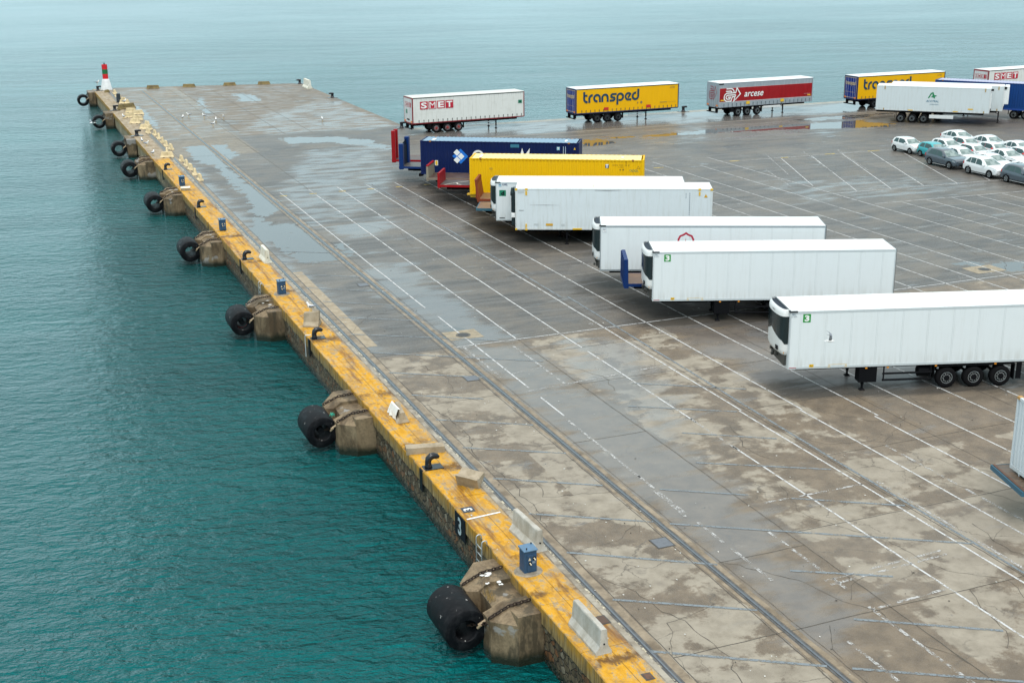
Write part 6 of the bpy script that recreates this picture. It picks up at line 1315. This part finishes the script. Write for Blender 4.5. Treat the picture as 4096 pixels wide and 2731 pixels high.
def make_car(kind, lb, x, y, yaw, mt, red=False, roofm=None):
    K = KIND[kind]; L, W, H = K['L'], K['W'], K['H']; hw = W / 2
    t = thing('parked_car', lb, 'car', (x, y, 0), yaw, 'new cars parked in rows'); S = K['st']
    def prm(u):
        for i in range(len(S) - 1):
            if u <= S[i + 1][0] or i == len(S) - 2:
                f = (u - S[i][0]) / (S[i + 1][0] - S[i][0]); return [S[i][k] + (S[i + 1][k] - S[i][k]) * f for k in range(1, 5)]
    def half(u):
        z0, zb, zr, wf = prm(u); w = hw * wf; cab = max(0, min(1, (zr - zb) / (.42)))
        wt = w * (1 - .24 * cab) ; re = zb + (zr - zb) * .86
        return [(w * .82, z0), (w * .985, z0 + .10), (w, z0 + (zb - z0) * .55), (w * .985, zb - .05), (w * .955, zb), (wt * 1.0, re), (wt * .90, zb + (zr - zb) * .96), (wt * .5, zr), (0, zr + .012)]
    us = sorted(set([s[0] for s in S] + [-.93, -.79, -.53, -.15, .25, .62, .86]))
    rings = []
    for u in us:
        h = half(u); xx = u * L / 2
        rings.append([(xx, yy, z) for yy, z in h] + [(xx, -yy, z) for yy, z in h[-2::-1]])
    mb = MB(); mb.loft(rings); mb.build('body', mt, t, True, 38)
    def sp(u, f, s, off=.010):
        h = half(u); a, b2 = h[4], h[5]; return (u * L / 2, s * (a[0] + (b2[0] - a[0]) * f + off), a[1] + (b2[1] - a[1]) * f)
    u0 = {'suv': -.80, 'hatch': -.82, 'lift': -.80}[kind]; u1 = {'suv': .36, 'hatch': .42, 'lift': .36}[kind]
    ur, uf = {'suv': (-.62, .02), 'hatch': (-.70, .10), 'lift': (-.36, .02)}[kind]
    for s in (-1, 1):
        cuts = {'suv': [(-.80, -.555), (-.53, -.25), (-.22, .32)], 'hatch': [(-.80, -.42), (-.37, .38)], 'lift': [(-.80, -.52), (-.49, -.22), (-.19, .32)]}[kind]
        for a, b2 in cuts:
            top = lambda u: .93 if ur <= u <= uf else (max(.10, .93 - (ur - u) / (ur - u0) * .75) if u < ur else max(.05, .93 - (u - uf) / (u1 - uf) * .90))
            n = 7; U = [a + (b2 - a) * i / n for i in range(n + 1)]
            mb = MB(); mb.loft([[sp(u, .06, s) for u in U], [sp(u, top(u), s) for u in U]], False, False); mb.build('side_window', M_GLS, t, True)
        if red:
            mb = MB(); mb.loft([[sp(u, .02, s, .014) for u in (-.415, -.375)], [sp(u, .95, s, .014) for u in (-.415, -.375)]], False, False); mb.build('red_pillar', M_PINK, t)
    def shell(name, ua, ub, m_, lo=.03, hi=.97, n=5, ins=.93, off=.010):
        rows = []
        for i in range(n + 1):
            u = ua + (ub - ua) * (lo + (hi - lo) * i / n); h = half(u)[5:]
            pts = [(yy * ins, z) for yy, z in h]; rows.append([(u * L / 2 + (off if ub > 0 else -off), yy, z + off) for yy, z in pts] + [(u * L / 2 + (off if ub > 0 else -off), -yy, z + off) for yy, z in pts[-2::-1]])
        mb = MB(); mb.loft(rows, False, False); return mb.build(name, m_, t, True)
    sf = {'suv': (.06, .42), 'hatch': (.14, .50), 'lift': (.08, .42)}[kind]; shell('windscreen', sf[0], sf[1], M_WSC)
    sr = {'suv': (-.86, -.97), 'hatch': (-.86, -.97), 'lift': (-.60, -.94)}[kind]; shell('rear_window', sr[0], sr[1], M_GLS, .02, .75)
    # wheels with spoked rims, black arches
    wr = K['wr']
    for sx in (-1, 1):
        for s in (-1, 1):
            wx = sx * K['wb'] / 2 + (.02 if sx > 0 else 0)
            mb = MB(); mb.add([(wx, s * (hw * .992 + .006), wr)] + [(wx + (wr + .07) * math.cos(R(a)), s * (hw * .992 + .006), wr + (wr + .07) * math.sin(R(a))) for a in range(-20, 201, 10)], [(0, i, i + 1) for i in range(1, 23)]); mb.build('wheel_arch', M_TRIM, t)
            mb = MB(); mb.lathe([(wr * .62, -.10), (wr * .9, -.11), (wr, -.08), (wr, .08), (wr * .9, .11), (wr * .62, .10)], 20, axis='y'); o = mb.build('wheel', M_TYRE, t, True, 40); o.location = (wx, s * (hw - .085), wr)
            mb = MB(); y_ = s * .098; mb.lathe([(wr * .66, y_), (wr * .58, y_ + s * .006), (wr * .56, y_ - s * .03)], 20, axis='y', mi=0); mb.lathe([(wr * .56, y_ - s * .03), (.001, y_ - s * .03)], 12, axis='y', mi=1)
            for k in range(5):
                a = k * 1.2566 + .3; c, d = math.cos(a), math.sin(a); mb.add([(-.05 * d, y_, .05 * c), (.05 * d, y_, -.05 * c), (wr * .58 * c + .035 * d, y_, wr * .58 * d - .035 * c), (wr * .58 * c - .035 * d, y_, wr * .58 * d + .035 * c)], [(0, 1, 2, 3)], 0)
            mb.build('rim', [M_RIM, M_GRL], o)
    for s in (-1, 1):
        c = sp(.25, .10, s, .09); mb = MB(); mb.loft([[(c[0] - .02, c[1] - .09, c[2] - .02), (c[0] - .02, c[1] + .09, c[2] - .02), (c[0] - .02, c[1] + .09, c[2] + .12), (c[0] - .02, c[1] - .09, c[2] + .12)], [(c[0] + .10, c[1] - .05, c[2]), (c[0] + .10, c[1] + .06, c[2]), (c[0] + .10, c[1] + .06, c[2] + .08), (c[0] + .10, c[1] - .05, c[2] + .08)]]); mb.build('mirror', M_REDM if red else mt, t, True, 60)
        h = half(.90); w_ = h[4][0]; z = h[4][1]
        mb = MB(); mb.loft([[(.80 * L / 2, s * (half(.80)[4][0] + .012), half(.80)[4][1] - .02), (.80 * L / 2, s * (half(.80)[3][0] + .012), half(.80)[3][1] - .05)], [(.93 * L / 2 + .01, s * (half(.93)[4][0] + .01), half(.93)[4][1] - .01), (.93 * L / 2 + .012, s * (half(.93)[3][0] + .012), half(.93)[3][1] - .08)], [(.985 * L / 2 + .02, s * hw * .62, half(.985)[4][1] - .0), (.985 * L / 2 + .02, s * hw * .62, half(.985)[3][1] - .06)]], False, False); mb.build('headlight', M_LAMP, t, True)
        a = half(-.97); mb = MB(); mb.loft([[(-.90 * L / 2, s * (half(-.90)[4][0] + .012), half(-.90)[4][1] + .08), (-.90 * L / 2, s * (half(-.90)[3][0] + .012), half(-.90)[3][1] - .10)], [(-.975 * L / 2 - .012, s * (a[4][0] + .012), a[4][1] + .06), (-.975 * L / 2 - .014, s * (a[3][0] + .01), a[3][1] - .12)], [(-1.0 * L / 2 - .014, s * hw * .66, a[4][1] - .02), (-1.0 * L / 2 - .016, s * hw * .66, a[3][1] - .10)]], False, False); mb.build('tail_lamp', M_TL, t, True)
    fz = half(1)[0][1]
    mb = MB(); mb.box(L / 2 - .06, L / 2 + .014, -hw * .42, hw * .42, fz - .04, fz + .10); mb.build('lower_grille', M_GRL, t)
    mb = MB(); mb.box(L / 2 - .05, L / 2 + .012, -hw * .50, hw * .50, half(1)[4][1] - .10, half(1)[4][1] - .04); mb.build('upper_grille', M_GRL, t)
    if kind != 'hatch':
        mb = MB(); mb.box(L / 2 - .04, L / 2 + .016, -hw * .55, hw * .55, half(1)[4][1] - .035, half(1)[4][1] - .015); mb.build('grille_bar', M_CHR, t)
    mb = MB()
    for s in (-1, 1): mb.box(-K['wb'] / 2 + wr + .09, K['wb'] / 2 - wr - .09, s * (hw * .985) - .012, s * (hw * .985) + .012, .25, .30)
    if kind == 'suv': mb.build('sill_trim', M_CHR, t)
    else: mb.build('sill_trim', M_TRIM, t)
    return t
CARS = [('hatch', 'white three-door hatchback at the left end, parked apart, both right wheels in view', 84.33, 103.75, -90, M_CW, False),
 ('hatch', 'turquoise hatchback beside the leftmost white hatchback', 84.43, 99.95, -90, M_CT, False),
 ('hatch', 'white hatchback without red mirrors, directly behind the turquoise one', 87.1, 101.3, -90, M_CW, False),
 ('lift', 'white rounded car farthest back, at the top left of the group', 91.9, 105.2, -90, M_CW, False),
 ('hatch', 'white hatchback with red mirror, in front of the farthest rounded car', 89.6, 101.5, -90, M_CW, True),
 ('suv', 'slate grey car parked next to the turquoise hatchback', 82.1, 95.45, -90, M_CG, False),
 ('lift', 'white rounded car partly hidden by the left slate grey car', 84.55, 96.3, -90, M_CW, False),
 ('hatch', 'white hatchback with red mirror, right behind the car hidden by the slate grey one', 87.2, 97.5, -90, M_CW, True),
 ('lift', 'white rounded car second from the left in the farthest row', 92.3, 101.2, -90, M_CW, False),
 ('hatch', 'white hatchback with red mirror, in the middle of the group', 89.7, 97.6, -90, M_CW, True),
 ('lift', 'white rounded car in the middle, its whole windscreen and mirror visible', 87.7, 93.7, -90, M_CW, False),
 ('lift', 'white rounded car partly hidden by the front white car', 84.6, 92.2, -90, M_CW, False),
 ('suv', 'white tall car in the front row between two slate grey ones', 82.1, 90.2, -90, M_CW, False),
 ('suv', 'slate grey car at the right edge in the front row', 82.1, 85.4, -90, M_CG, False),
 ('lift', 'white rounded car cut by the right edge in the farthest row', 92.3, 97.1, -90, M_CW, False),
 ('hatch', 'white hatchback with dull red pillar at the right edge', 90.1, 93.9, -90, M_CW, True),
 ('lift', 'white rounded car above the right slate grey car, at the picture edge', 84.6, 87.6, -90, M_CW, False)]
for a in CARS: make_car(*a)
